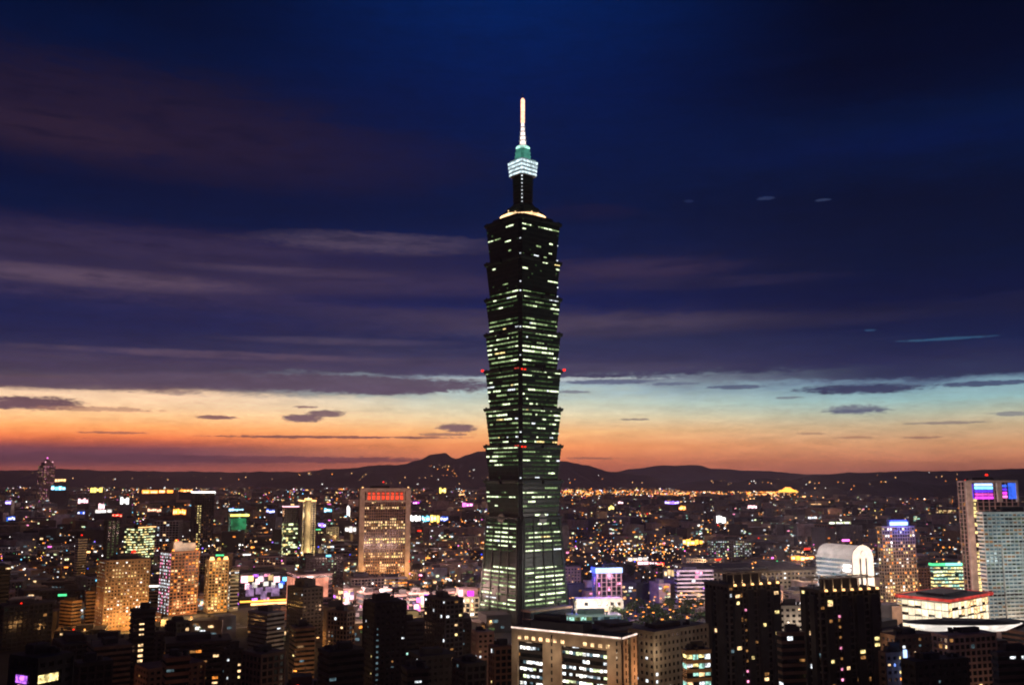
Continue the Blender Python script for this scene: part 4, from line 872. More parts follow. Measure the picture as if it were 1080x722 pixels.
wA, wB, h = D[bn.name][3:]; sign(bn, wA * .3, -wB / 2 - 1, h - 14, 1.6, 16, 'pale_blue', name='neon_strip'); X, Y_, _ = loc2w(bn.name, wA * .3, -wB / 2 - 6); light(X, Y_, h - 6, 1200, (.2, .35, 1), 1)

# golden-roofed hotel far off below the hills
gh = building('palace_hotel', 'broad distant hotel with a glowing golden two-tier roof below the hills', 'hotel', 821, 824, 841, 519, 5600, 12, wall='pink_stone', style='grid', bay=12, fh=9, pat=homes(.35, ['warm', 'orange'], 9), seed=82, mech=False)
wA, wB, h = D[gh.name][3:]
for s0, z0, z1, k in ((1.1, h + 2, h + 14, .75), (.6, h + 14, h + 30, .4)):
    b = MB(); b.box(0, 0, z0, wA * s0, wB * s0 + 10, z1 - z0, top=k); b.build('gold_lit_roof', S['gold'] if s0 > 1 else S['sodium'], gh)  # gold lighting of the roof is put in as its own glow

# lit boards and bright blocks of the middle distance
signs = [('wide white-lit sign board on a far block below the crowned distant skyscraper', 54, 69, 512, 517, 3600, 'cyan'), ('orange-white lit crown on a block beside the distant skyscraper', 58, 70, 504.5, 508, 4300, 'warm'),
    ('pale yellow lit hall in the far city', 95, 107, 514, 519, 3900, 'yellow'), ('pink-white glowing board in the left far city', 82, 92, 525, 531, 2900, 'rose'), ('white glowing tower sign with slanted top', 127, 136, 524, 532, 2900, 'white'),
    ('small blue neon board at the far left', 7, 15.5, 543, 549, 2300, 'blue_screen'), ('green-white glass front with blue side', 101, 119, 537, 541, 2500, 'big_white'), ('red roofed glowing strip sign', 119, 129, 541.5, 544.5, 2250, 'red'),
    ('small blue board among dark blocks of the left city', 82, 90, 539, 542, 2400, 'blue_screen'), ('tall pink-white board on a dark block', 104, 110, 530, 537, 2650, 'rose'), ('violet-white far board at the left edge', 6, 12, 528, 531.5, 2900, 'violet'),
    ('long orange lit arcade strip in the far left city', 150, 182, 516.5, 520, 4200, 'sodium'), ('orange lit arcade roof behind the dark white-topped tower', 190, 204, 516, 518.5, 4200, 'sodium'), ('reddish glowing warehouse strip', 156, 171, 535, 540, 2700, 'salmon'), ('glowing orange workshop block left of the white-topped dark tower', 183, 197, 536, 543, 2400, 'sodium'),
    ('cyan-white lit roof of a block beside the green-lit block', 241, 256, 536, 538.5, 2500, 'cyan'), ('blue-lit low building left of the dark glass slab', 281, 290, 536, 541, 2400, 'blue_screen'), ('bright blue-white lamp hall right of the golden slab', 342, 350, 535.5, 540, 2400, 'cyan'), ('violet-white shop front right of the golden slab', 336, 344, 551, 556, 1900, 'violet'),
    ('slim vertical white neon tower', 366, 368.8, 533, 545, 2400, 'white'), ('white sign box left of the red-crowned office tower', 364, 376, 555, 561, 1800, 'big_white'),
    ('white LED billboard, first of four in a row', 433, 444, 543, 550, 2300, 'white'), ('pale blue LED billboard, second of four in a row', 445, 453, 543.5, 550, 2290, 'cyan'), ('mixed white and yellow LED billboard, third of four in a row', 454, 464, 542, 552, 2310, 'yellow'), ('sky-blue LED billboard, fourth of four in a row', 465, 473, 543, 550, 2280, 'blue_screen'),
    ('bright magenta-white sign left of the spired tower', 487, 498, 530, 534, 3000, 'pink'), ('small yellow glowing block below the mountain', 463, 470, 514, 520, 4200, 'yellow'), ('pink arch-shaped sign in the far city', 435, 442, 528.5, 531, 3100, 'magenta'),
    ('yellow-green glowing round light right of the spired tower', 641, 647, 533, 537.5, 2700, 'yellow'), ('violet-white long sign board on the far right plain', 701, 716, 528, 531.6, 3300, 'violet'), ('orange lit portal beside the violet-white board', 716, 723, 533, 538, 2900, 'sodium'), ('large square white LED screen over dark roofs', 755.5, 765, 543.5, 551.5, 2350, 'white'), ('small white-pink sign near the round yellow light', 652, 657, 528.5, 531, 3300, 'rose'),
    ('pink-white glowing long shop front', 788, 798, 532.5, 536, 3000, 'rose'), ('cool white shop strip under the near hill', 853, 862, 544.5, 547, 2500, 'cool'), ('green-white shop strip below the near hill', 873, 897, 550, 552.5, 2200, 'green_white'), ('white-yellow shop strip under the dark hill', 855, 866, 531, 531.6, 3400, 'warm'),
    ('brilliant white arcade opening in the dark district right of the tower', 662, 683, 587, 591.5, 1500, 'big_white'), ('row of white shop windows above the arcade', 674, 697, 592, 595, 1440, 'rose'), ('red-lit shop corner beside the white arcade', 692, 700, 592.5, 597, 1430, 'red'), ('cream-lit end of a low block beside the lavender block', 701, 712, 600, 608, 1120, 'big_warm'), ('amber lit viaduct building under dark roofs', 833, 858, 586, 591, 1480, 'sodium'), ('golden glowing temple-like block', 720, 742, 568, 575, 1750, 'gold')]
for i, (lb, x0, x1, y0, y1, Y, m) in enumerate(signs):
    X0, X1 = wx(x0, y0, Y), wx(x1, y0, Y); z1, z0 = hz(y0, Y), max(1.5, hz(y1, Y)); wd = X1 - X0; dp = max(8, min(wd, 24)); rz = random.uniform(-.15, .25)
    t = thing('lit_building', lb, 'lit building', ((X0 + X1) / 2, Y + dp / 2, 0), rz); FOOT.append(((X0 + X1) / 2, Y + dp / 2, wd / 2 + 4))
    b = MB(); b.box(0, 0, 0, wd * 1.15, dp, max(z0 - .2, z1 - .8 if i % 3 else z0 - .2)); b.box(0, 2, max(0, z0 - 1), wd * .5, 3, z1 - z0 + .5); b.build('wall', MATS[('charcoal', 'grey', 'brown')[i % 3]], t)
    b = MB(); mm = S.get(m) or W.get(m)
    rs = random.Random(i * 7 + 1); hh_ = z1 - z0; kk = rs.randint(3, 6); u = -wd / 2
    for q in range(kk):
        ww_ = wd / kk; f0, f1 = rs.uniform(0, .28), rs.uniform(.7, 1.05)
        b.box(u + ww_ / 2, -dp / 2 - .6, z0 + f0 * hh_, ww_ * rs.uniform(.7, 1.02), .8, (f1 - f0) * hh_, 0)
        if rs.random() < .75: b.box(u + ww_ / 2, -dp / 2 - 1.1, z0 + (f0 + .15) * hh_, ww_ * rs.uniform(.4, .9), .4, (f1 - f0) * hh_ * rs.uniform(.3, .6), 1)  # added pale core in front of the panel, imitating an overexposed centre
        u += ww_
    b.build('lit_sign', [mm, S['hot_warm' if m in ('warm', 'sodium', 'yellow', 'gold', 'salmon', 'red', 'big_warm') else 'hot_white']], t)
tb = building('office_block', 'twin-fronted block with teal-white glittering windows in the middle distance', 'office block', 746, 750, 792, 570, 1500, 8, wall='grey', style='punched', bay=3.6, fh=3.6, pat=lambda f, i, j, nf, n, r=random.Random(6): r.choice(['teal', 'cool', 'green_white']) if (j < n * .4 or j > n * .55) and r.random() < .55 else None, seed=84)
kb = building('housing_block', 'cream lit box block right of the golden rounded slab', 'housing block', 343, 345, 357, 556, 1700, 10, wall='cream', style='punched', bay=5, pat=homes(.1, ['yellow'], 8), seed=85)
X, Y_, _ = loc2w(kb.name, 0, -40); light(X, Y_, 30, 26000, (1, .75, .35), 4)
mb_ = building('office_block', 'long block with dotted pale window rows in the dark district left of the spired tower', 'office block', 480, 484, 505, 566, 1600, 10, wall='grey', style='punched', bay=4, fh=3.4, pat=homes(.5, ['dim_warm', 'dim_green', 'warm'], 8), seed=86)
nb_ = building('office_block', 'low brown annex at the right foot of the red-crowned office tower', 'office block', 430, 433, 457, 604, 1210, 6, wall='tan', style='punched', bay=5, fh=3.6, pat=homes(.06, ['warm'], 8), seed=87)
X, Y_, _ = loc2w(nb_.name, 0, -40); light(X, Y_, 20, 9000, (1, .6, .3), 4)
# ------------------------------------------------------------------ the rest of the city, block by block
CAP = [(372, 438, 611, 1200), (100, 160, 668, 812), (166, 214, 651, 905), (214, 254, 648, 925), (250, 350, 645, 950), (350, 506, 654, 880), (292, 336, 588, 1520), (198, 230, 586, 1640), (238, 266, 560, 1880), (130, 166, 590, 1340),
       (40, 62, 510, 4900), (76, 94, 610, 1170), (108, 130, 590, 1290), (505, 600, 672, 830), (596, 658, 668, 835), (655, 750, 655, 1000), (740, 872, 612, 1070), (860, 922, 626, 790), (922, 966, 636, 1000), (978, 1020, 628, 1040), (1008, 1080, 650, 790),
       (945, 1080, 668, 640), (60, 106, 664, 825), (744, 794, 590, 1490), (818, 844, 524, 5500), (478, 508, 580, 1580), (340, 360, 575, 1680), (430, 475, 556, 2270), (600, 745, 664, 1010), (536, 675, 760, 430), (600, 720, 600, 1700)]
for lb, x0, x1, y0, y1, Y, m in signs: CAP.append((x0 - 1, x1 + 1, y1 + 1, Y))
PARK = []   # kept clear for trees and roads
def w_at(x, Y): return wx(x, 600, Y)
rf = random.Random(77)
PARKS = [(w_at(650, 1180), 1180, 110), (w_at(690, 930), 900, 75), (w_at(450, 1040), 1050, 60), (w_at(640, 1330), 1320, 80), (w_at(720, 790), 800, 45), (w_at(20, 430), 430, 70), (w_at(60, 470), 480, 60), (w_at(850, 1300), 1320, 40), (w_at(120, 720), 725, 30)]
LAND = [('red-crowned office tower', 405, 560), ('spired tower', 552, 560), ('distant crowned skyscraper', 50, 505), ('golden apartment slab', 131, 630), ('terracotta gridded block', 190, 615), ('ochre tower', 230, 615), ('golden rounded slab', 325, 560),
        ('white-topped dark tower', 214, 550), ('green-lit block', 252, 550), ('pink pinstriped tower', 640, 615), ('white arched building', 890, 595), ('blue-signed brown tower', 945, 590), ('violet-screened tower', 1040, 550), ('four LED billboards', 453, 547),
        ('square white LED screen', 760, 547), ('teal-windowed block', 768, 580), ('lavender terraced block', 730, 615), ('golden-roofed far hotel', 831, 520), ('green-banded block', 1000, 610), ('salmon store', 330, 625), ('dark white-roofline office', 600, 690), ('orange-lit housing block', 75, 650), ('beige striped slab', 86, 590)]
walls_f = ['grey', 'brown', 'beige', 'dark_stone', 'charcoal', 'pink_stone', 'tan', 'brick', 'white_stone']
wname = {'grey': 'grey', 'brown': 'brown', 'beige': 'beige', 'dark_stone': 'dark', 'charcoal': 'near-black', 'pink_stone': 'pinkish', 'tan': 'tan', 'brick': 'brick-red', 'white_stone': 'pale'}
pal = [(['warm', 'yellow', 'dim_warm'], 'warm'), (['cool', 'dim_cool', 'white'], 'white'), (['green_white', 'teal', 'dim_green'], 'greenish'), (['warm', 'cool', 'dim_warm', 'dim_cool'], 'mixed'), (['orange', 'warm', 'dim_warm'], 'orange')]
used = {}
def pos_phrase(x, y, Yd, r):
    best = sorted(LAND, key=lambda q: math.hypot(x - q[1], 1.6 * (y - q[2])))
    out = []
    for n_, lx, ly in best[:4]:
        if abs(x - lx) > abs(y - ly) * 1.4: s = ('right of the ' if x > lx else 'left of the ')
        else: s = ('beyond the ' if y < ly else 'in front of the ')
        out.append(s + n_)
    return out
nfill = 0
def try_fill(X, Yc, wA, wB, h, al, r):
    global nfill
    for fx, fy, fr in FOOT:
        if (X - fx) ** 2 + (Yc - fy) ** 2 < (fr + .5 * math.hypot(wA, wB)) ** 2 * .8: return None
    for fx, fy, fr in PARKS:
        if (X - fx) ** 2 + (Yc - fy) ** 2 < (fr + 12) ** 2: return None
    half = .5 * math.hypot(wA, wB); near = Yc - half
    x0, _ = px(X - half, Yc, h); x1, _ = px(X + half, Yc, h)
    for a, c, yb, Yh in CAP:
        if near < Yh and x1 > a and x0 < c:
            hm = hz(yb, near)
            if hm < h: h = hm
    if h < 5: return None
    return h
fills = []
for ring in range(5200):
    # density even on the ground, denser towards the viewer's field
    Yc = 470 * math.exp(rf.random() ** .8 * math.log(2700 / 470)); xx = rf.uniform(-30, 1110); X = w_at(xx, Yc)
    if Yc < 600 and 530 < xx < 950: continue
    wA, wB = rf.uniform(18, 46), rf.uniform(16, 34)
    if Yc > 1300: wA *= 1.25; wB *= 1.2
    h = rf.choice([14, 18, 22, 22, 26, 30, 38, 50]) * rf.uniform(.85, 1.15)
    if Yc > 1300: h *= .8
    if rf.random() < .06: h *= 1.5
    al = R(rf.choice([12, 18, 34, 48]) + rf.uniform(-3, 3)) if xx > 500 else R(rf.choice([8, 14, 22, 40]) + rf.uniform(-3, 3))
    h = try_fill(X, Yc, wA, wB, h, al, rf)
    if h is None: continue
    FOOT.append((X, Yc, .5 * math.hypot(wA, wB) + 4)); fills.append((X, Yc, wA, wB, h, al))
    if len(fills) >= 225: break
lampm = [S[k] for k in ('white', 'warm', 'sodium', 'cyan', 'red', 'green', 'pink')]
for i, (X, Yc, wA, wB, h, al) in enumerate(fills):
    r = random.Random(900 + i)
    x_, y_ = px(X, Yc, h)
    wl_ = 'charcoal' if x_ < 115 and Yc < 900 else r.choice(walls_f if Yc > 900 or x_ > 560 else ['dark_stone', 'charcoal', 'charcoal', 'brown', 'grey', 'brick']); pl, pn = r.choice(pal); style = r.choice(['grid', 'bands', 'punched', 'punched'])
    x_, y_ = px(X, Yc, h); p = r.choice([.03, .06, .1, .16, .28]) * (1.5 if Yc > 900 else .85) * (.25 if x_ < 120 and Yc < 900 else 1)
    kind = 'tower' if h > 45 else ('low block' if h < 17 else 'mid-rise block')
    look = 'dark' if p < .06 else ('sparsely lit' if p < .14 else 'well lit')
    lb = None
    for ph in pos_phrase(x_, y_, Yc, r):
        for extra in ('', ' with %s windows' % pn, ' with %s windows and %s' % (pn, 'roof tanks' if r.random() < 2 else ''), ' with %s walls and %s windows' % ('banded' if style == 'bands' else 'gridded', pn)):
            c = '%s %s %s%s, %s' % (look, wname[wl_], kind, extra, ph)
            if c not in used and len(c.replace('-', ' ').split()) <= 16 and extra: lb = c; break
        if lb: break
    if not lb: lb = c
    used[lb] = used.get(lb, 0) + 1
    near = Yc < 850
    pt = office(p * 2.4, pl, i) if style == 'bands' and p > .1 else homes(p, pl, i)
    cat = 'apartment block' if style != 'bands' else 'office block'
    nm = cat.replace(' ', '_')
    fh = 3.2 if Yc < 1300 else 4.2; bay = 3.6 if Yc < 1300 else 5.
    W1, C1 = MB(), MB()
    wins = facade(W1.box, C1.box, None, wA, wB, h, 0, fh, bay, style, pt, sides='AB')
    if near:
        t = thing(nm, lb, cat, (X, Yc, 0), al, 'blocks filling the city')
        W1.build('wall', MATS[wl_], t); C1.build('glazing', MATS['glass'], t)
        b = MB(); roof_bits(b, wA, wB, h, i); b.build('roof', MATS['roofing'], t); add_windows(t, wins, 60, i)
        if r.random() < .3: lamps_on(t, [(r.uniform(-.3, .3) * wA, -wB / 2, h + 1.6)], r.choice(['white', 'warm', 'red']), .7, 'roof_lamp')
    else:
        ks = sorted(set(q[6] for q in wins)); b = MB(); mats = [MATS[wl_], MATS['glass'], MATS['roofing']] + [W[k] for k in ks]
        b.v += W1.v; b.f += W1.f; b.m += [0] * len(W1.f)
        n0 = len(b.v); b.v += C1.v; b.f += [tuple(q + n0 for q in f) for f in C1.f]; b.m += [1] * len(C1.f)
        rb = MB(); roof_bits(rb, wA, wB, h, i); n0 = len(b.v); b.v += rb.v; b.f += [tuple(q + n0 for q in f) for f in rb.f]; b.m += [2] * len(rb.f)
        for x, y, z, rz, ww, wh, k in wins: b.box(x, y, z - wh / 2, ww, .12, wh, 3 + ks.index(k), rz)
        if r.random() < .45:
            mats.append(r.choice(lampm)); b.box(r.uniform(-.3, .3) * wA, -wB / 2 - .5, h * r.uniform(.7, 1.) + .5, r.uniform(3, 12), .5, r.uniform(1.2, 2.6), len(mats) - 1)
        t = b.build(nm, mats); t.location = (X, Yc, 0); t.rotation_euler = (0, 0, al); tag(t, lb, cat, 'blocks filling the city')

# far city: thousands of small blocks, one mass
fc = MB(); rc = random.Random(5)
fmats = [MATS[k] for k in ('grey', 'brown', 'beige', 'dark_stone', 'charcoal', 'pink_stone')] + [W[k] for k in ('warm', 'cool', 'dim_warm', 'dim_cool', 'green_white', 'orange', 'dim_green', 'white', 'teal', 'rose')]
HILL = lambda x, Y: (x > 868 and Y > 5200) or (300 < x < 720 and Y > 10800)
n = 0
while n < 7500:
    Yc = 760 * math.exp(rc.random() ** .62 * math.log(11500 / 760)); xx = rc.uniform(-20, 1100)
    if HILL(xx, Yc): continue
    X = w_at(xx, Yc); k = Yc / 3500
    wA, wB = rc.uniform(16, 44) * (1 + .4 * k), rc.uniform(14, 36) * (1 + .4 * k); h = rc.choice([10, 13, 16, 16, 20, 24, 30, 42]) * rc.uniform(.8, 1.2)
    if Yc < 1500: h = min(h, 20); wA *= .7; wB *= .7
    if xx > 590 and 5400 < Yc < 9500: h *= .5
    if Yc < 3000:
        if any((X - fx) ** 2 + (Yc - fy) ** 2 < (fr + wA * .5) ** 2 * .8 for fx, fy, fr in FOOT): continue
        if any((X - fx) ** 2 + (Yc - fy) ** 2 < (fr + 12) ** 2 for fx, fy, fr in PARKS): continue
    xl, yl = xx - wA / Yc * 500, xx + wA / Yc * 500
    for a, c, yb, Yh in CAP:
        if Yc < Yh and yl > a and xl < c: h = min(h, hz(yb, Yc))
    if h < 4: continue
    n += 1
    al = R(rc.choice([10, 18, 40]) + rc.uniform(-4, 4)); fc.box(X, Yc, 0, wA, wB, h, rc.randrange(6), al)
    if rc.random() < .3: fc.box(X, Yc, h, wA * .4, wB * .4, 3.5, rc.randrange(6), al)
    # lit windows on the two sides that face the hill
    q = rc.choice([1, 3, 5, 8, 12, 16]) if Yc < 5000 else rc.choice([0, 1, 2, 3, 4])
    for _ in range(q):
        ws = min(wA * .4, rc.uniform(2.2, 5) * (1 + .35 * k)); hs = rc.uniform(1.3, 2.2) * (1 + .4 * k); u = rc.uniform(-.5, .5) * (wA - ws)
        zz = rc.uniform(.2, .92) * h
        fc.box(X + u * cos(al) + (wB / 2 + .3) * sin(al), Yc + u * sin(al) - (wB / 2 + .3) * cos(al), max(0.3, zz - hs), ws, .5, hs, 6 + rc.choices(range(10), (4, 3, 9, 9, 2, 3, 5, 1.5, 1., 1))[0], al)
o = fc.build('far_city', fmats); tag(o, 'mass of small far blocks filling the plain up to the hills', 'city blocks', kind='stuff')

# lamps and signs of the far city
lp = MB(); lnames = ['warm', 'sodium', 'white', 'cyan', 'pink', 'red', 'blue', 'green', 'yellow', 'violet']
def lamp(x, y, Y, r, m, z=None):
    zz = max(3., hz(y, Y)) if z is None else z
    lp.ball(wx(x, y, Y), Y, zz, r, m)
def wcol(x):
    if x > 600: return rc.choices(range(10), (6, 8, 4, .6, .3, .5, .1, .4, 1, .2))[0]
    return rc.choices(range(10), (6, 5.5, 4.5, .9, .9, .9, .5, .4, 1.2, .7))[0]
for _ in range(13000):
    Yc = 1000 * math.exp(rc.random() ** .75 * math.log(11800 / 1000)); xx = rc.uniform(-10, 1090)
    if HILL(xx, Yc): continue
    lamp(xx, 600, Yc, Yc / F * rc.choice((.18, .24, .3, .38, .48, .66)) * (1.2 if Yc < 3000 else 1), wcol(xx), rc.uniform(6, 30))
clusters = [(60, 530, 60, 8), (30, 525, 30, 6), (90, 520, 40, 6), (160, 518, 30, 3), (170, 537, 30, 5), (230, 520, 60, 5), (330, 518, 45, 5), (300, 540, 18, 7), (360, 540, 25, 8), (475, 520, 40, 8), (480, 533, 30, 8), (505, 515, 14, 10), (270, 535, 26, 8), (130, 530, 30, 8),
            (620, 535, 30, 8), (690, 545, 40, 8), (760, 535, 40, 6), (810, 535, 40, 6), (900, 540, 50, 8), (980, 530, 30, 10), (655, 578, 28, 8), (700, 575, 30, 8), (750, 597, 26, 3), (860, 532, 30, 4)]
for x, y, sx_, sy_ in clusters:
    for _ in range(26):
        xx, yy = rc.gauss(x, sx_ * .5), rc.gauss(y, sy_ * .5)
        if yy < 513: continue
        zz = 14; Yg = (HC - zz) / -te(yy)
        if HILL(xx, Yg) or Yg > 13000: continue
        lp.ball(wx(xx, yy, Yg), Yg, zz, Yg / F * rc.choice((.4, .55, .8)), wcol(xx))
# the expressway's rows of sodium lamps, and the bridge lamps beyond the river
for y, x0, x1, st_ in ((518.3, 592, 838, 3.1), (521, 592, 800, 4.3), (524.5, 590, 700, 3.3), (525.5, 690, 850, 3.6), (528.5, 750, 850, 4.6), (516.6, 660, 820, 5), (520, 320, 346, 3.2), (531.5, 668, 760, 6)):
    x = x0
    while x < x1:
        Yg = (HC - 22) / -te(y + rc.gauss(0, .35)); lp.ball(wx(x, y, Yg), Yg, 22, Yg / F * rc.choice((.42, .5, .62)), rc.choices((0, 1, 5), (3, 7, .5))[0]); x += st_ * rc.uniform(.6, 1.4)
for _ in range(230):       # lamp rows along the cross streets and avenues
    Y = 1150 * math.exp(rc.random() * math.log(7500 / 1150)); x = rc.uniform(0, 1080); a = R(rc.choice((12, 102, 30, 120))) + rc.gauss(0, .05); L = rc.uniform(150, 700) * (Y / 2500) ** .5; X = w_at(x, Y); mm_ = rc.choice((1, 1, 0, 0, 2)); t = 0
    if HILL(x, Y): continue
    while t < L:
        xx_, yy_ = X + t * cos(a), Y + t * sin(a)
        if yy_ > 900: lp.ball(xx_, yy_, 13, yy_ / F * rc.choice((.3, .4, .5)), mm_)
        t += 32 * (1 + Y / 5000)
for _ in range(130):       # big glows along the expressway
    x = rc.uniform(592, 850); y = rc.uniform(517, 530); Yg = (HC - 20) / -te(y); k = Yg / F
    lp.box(wx(x, y, Yg), Yg, 18, k * rc.uniform(2, 5), 4, k * rc.uniform(.5, .9), rc.choices((0, 1), (2, 3))[0])
for _ in range(60):
    x = rc.uniform(1, 500); y = rc.uniform(516, 540); Yg = (HC - 22) / -te(y); k = Yg / F
    lp.box(wx(x, y, Yg), Yg, 20, k * rc.uniform(2, 6), 4, k * rc.uniform(.6, 1.3), rc.choices((0, 1, 2, 4), (3, 2, 2, 1))[0])
o = lp.build('city_lights', [S[k] for k in lnames]); tag(o, 'scatter of far street lamps and lit signs across the plain', 'city lights', kind='stuff')
# lights on the slopes
hl = MB()
for cx_, cy_, sx_, sy_, nn, Y in ((470, 492, 8, 2, 12, 13000), (330, 499.5, 10, 1.2, 14, 14300), (425, 505, 60, 5, 30, 12300), (230, 503, 60, 3, 14, 13600), (620, 505, 30, 3, 8, 12500), (785, 507.5, 22, 1.5, 16, 9000), (860, 514, 20, 5, 12, 5900), (945, 505, 25, 4, 8, 5900), (990, 502, 20, 3, 6, 9000), (90, 502, 60, 2, 8, 13800), (505, 498, 30, 6, 10, 12600)):
    for _ in range(nn):
        x, y = rc.gauss(cx_, sx_), rc.gauss(cy_, sy_)
        # find where the sight line meets the slope
        hl.ball(wx(x, y, Y - 1500 if Y > 10000 else Y - 400), Y - 1500 if Y > 10000 else Y - 400, max(10, hz(y, Y - 1500 if Y > 10000 else Y - 400)), Y / F * rc.choice((.25, .35, .5)), rc.choice((0, 0, 1, 2)))
tag(hl.build('hillside_lights', [S['warm'], S['sodium'], S['white']]), 'scatter of small house lights on the hill slopes', 'hillside lights', kind='stuff')

# ------------------------------------------------------------------ park trees, roads, lamps
def tree_meshes(seed, H=11., nl=420):
    r = random.Random(seed); tb = MB()
    n = 7; tb.loft([[(q * cos(2 * pi * j / n) + ox, q * sin(2 * pi * j / n), z) for j in range(n)] for q, z, ox in ((.38, 0, 0), (.28, H * .22, .1), (.2, H * .42, .25), (.08, H * .75, .1))])
    for k in range(5):
        a = r.uniform(0, 6.28); z0 = H * r.uniform(.28, .5); L = H * r.uniform(.2, .32)
        e = (L * cos(a), L * sin(a), z0 + L * .8)
        tb.loft([[(.12 * cos(2 * pi * j / 4), .12 * sin(2 * pi * j / 4), z0) for j in range(4)], [(e[0] + .04 * cos(2 * pi * j / 4), e[1] + .04 * sin(2 * pi * j / 4), e[2]) for j in range(4)]])
    cb = MB(); cl = [(r.gauss(0, H * .17), r.gauss(0, H * .17), H * r.uniform(.42, .88), H * r.uniform(.13, .22)) for _ in range(11)]
    for _ in range(nl):
        cx_, cy_, cz_, cr = r.choice(cl); d = [r.gauss(0, 1) for _ in range(3)]; L = math.sqrt(sum(q * q for q in d)) or 1; k = cr * r.uniform(.6, 1.05) / L
        p = (cx_ + d[0] * k, cy_ + d[1] * k, cz_ + d[2] * k * .8); s = r.uniform(.35, .85); u = [r.uniform(-1, 1) for _ in range(3)]; v = [r.uniform(-1, 1) for _ in range(3)]
        b0 = len(cb.v)
        for a, q in ((-1, -1), (1, -.6), (.8, 1), (-.7, .8)): cb.v.append(tuple(p[i] + s * (a * u[i] + q * v[i]) * .8 for i in range(3)))
        cb.f.append((b0, b0 + 1, b0 + 2, b0 + 3)); cb.m.append(0)
    return tb.mesh('trunk', [MATS['bark']]), cb.mesh('crown', [MATS['leaves']])
TM = [tree_meshes(s, h) for s, h in ((1, 11), (2, 13), (3, 9), (4, 12))]
parkname = ['dark park beyond the pink pinstriped tower', 'lamp-lit park beside the avenue', 'garden at the foot of the red-crowned office tower', 'wooded park behind the spired tower', 'garden behind the dark crowned tower', 'black slope in the corner of the city', 'black slope below the orange-lit block', 'gardens beyond the civic hall', 'grove in front of the golden slab']
ntree = [46, 44, 30, 30, 18, 46, 34, 10, 10]
rt = random.Random(6)
for (pxx, pyy, pr), nm, nt_ in zip(PARKS, parkname, ntree):
    pts = []
    for _ in range(nt_ * 5):
        a = rt.uniform(0, 6.28); q = pr * math.sqrt(rt.random()); X, Y_ = pxx + q * cos(a), pyy + q * sin(a)
        if any((X - fx) ** 2 + (Y_ - fy) ** 2 < (fr * .8 + 2) ** 2 for fx, fy, fr in FOOT): continue
        if any((X - a_[0]) ** 2 + (Y_ - a_[1]) ** 2 < 49 for a_ in pts): continue
        pts.append((X, Y_))
        if len(pts) >= nt_: break
    for X, Y_ in pts:
        tm, cm = rt.choice(TM); s = rt.uniform(.8, 1.35)
        t = thing('tree', 'dark broadleaf tree standing in the ' + nm, 'tree', (X, Y_, 0), rt.uniform(0, 6.28), 'trees of the ' + nm); t.scale = (s, s, s * rt.uniform(.9, 1.1))
        link('trunk', tm, t); link('crown', cm, t)
# avenues
def road(x0, y0, x1, y1, wd):
    L = math.hypot(x1 - x0, y1 - y0); a = math.atan2(y1 - y0, x1 - x0); b = MB()
    def strip(off, w_, z, m, t0=0., t1=1.):
        i0 = len(b.v)
        for t, s_ in ((t0, -1), (t1, -1), (t1, 1), (t0, 1)):
            d = off + s_ * w_ / 2; b.v.append((x0 + (x1 - x0) * t - d * sin(a), y0 + (y1 - y0) * t + d * cos(a), z))
        b.f.append((i0, i0 + 1, i0 + 2, i0 + 3)); b.m.append(m)
    strip(0, wd, .008, 0)
    k = int(L / 9)
    for i in range(k):
        for off in (-wd / 4, wd / 4): strip(off, .18, .013, 1, i / k, (i + .45) / k)
    for off in (-wd / 2 + .4, wd / 2 - .4, -.2, .2): strip(off, .15, .013, 1)
    tag(b.build('road', [MATS['asphalt'], MATS['paint']]), kind='structure')
    b = MB()
    for s_ in (-1, 1):
        d = s_ * (wd / 2 + 2); b.box((x0 + x1) / 2 - d * sin(a), (y0 + y1) / 2 + d * cos(a), 0, L, 4, .13, 0, a)
    tag(b.build('pavement', MATS['grey']), kind='structure')
roads = [(w_at(648, 850), 845, w_at(765, 985), 985, 26), (w_at(655, 960), 960, w_at(752, 1010), 1000, 14), (w_at(352, 800), 800, w_at(505, 835), 835, 16), (w_at(70, 770), 770, w_at(260, 860), 860, 18), (w_at(930, 700), 720, w_at(1075, 760), 770, 18), (w_at(690, 1330), 1345, w_at(845, 1320), 1335, 20)]
for q in roads: road(*q)
b = MB(); b.cyl(0, 0, 0, .16, 10, 0, 6, .1); b.box(1.1, 0, 9.9, 2.4, .14, .14); pole_m = b.mesh('pole', [MATS['steel']])
b = MB(); b.box(0, 0, 0, 2.0, .8, .5); head_m = b.mesh('lamp_head', [S['sodium']]); b = MB(); b.box(0, 0, 0, 2.0, .8, .5); head_w = b.mesh('lamp_head', [S['warm']])
rdn = ['wide avenue right of the spired tower', 'park road below the lavender terraced block', 'street in front of the pink stores', 'street before the golden slab', 'street below the violet-screened tower', 'far avenue beyond the civic hall']
def street_lamp(X, Y_, rz, nm, P_=0, wht=False):
    t = thing('street_lamp', 'street lamp with glowing %s head on the %s' % ('white' if wht else 'orange', nm), 'street lamp', (X, Y_, .13), rz, ('white' if wht else 'orange') + ' street lamps on the ' + nm)
    link('pole', pole_m, t); link('lamp_head', head_w if wht else head_m, t, (2.4, 0, 9.6))
    if P_: light(X + 2.4 * cos(rz), Y_ + 2.4 * sin(rz), 9.2, P_, (1, .5, .16), .6)
for (x0, y0, x1, y1, wd), nm in zip(roads, rdn):
    L = math.hypot(x1 - x0, y1 - y0); a = math.atan2(y1 - y0, x1 - x0); k = max(3, int(L / 26))
    for i in range(k):
        for s_ in (-1, 1):
            t = (i + .5) / k; d = s_ * (wd / 2 + 1.2); street_lamp(x0 + (x1 - x0) * t - d * sin(a), y0 + (y1 - y0) * t + d * cos(a), a + (-pi / 2 if s_ > 0 else pi / 2), nm, 1500 if i % 2 == (s_ > 0) else 0)
rn = random.Random(44); cnt = 0
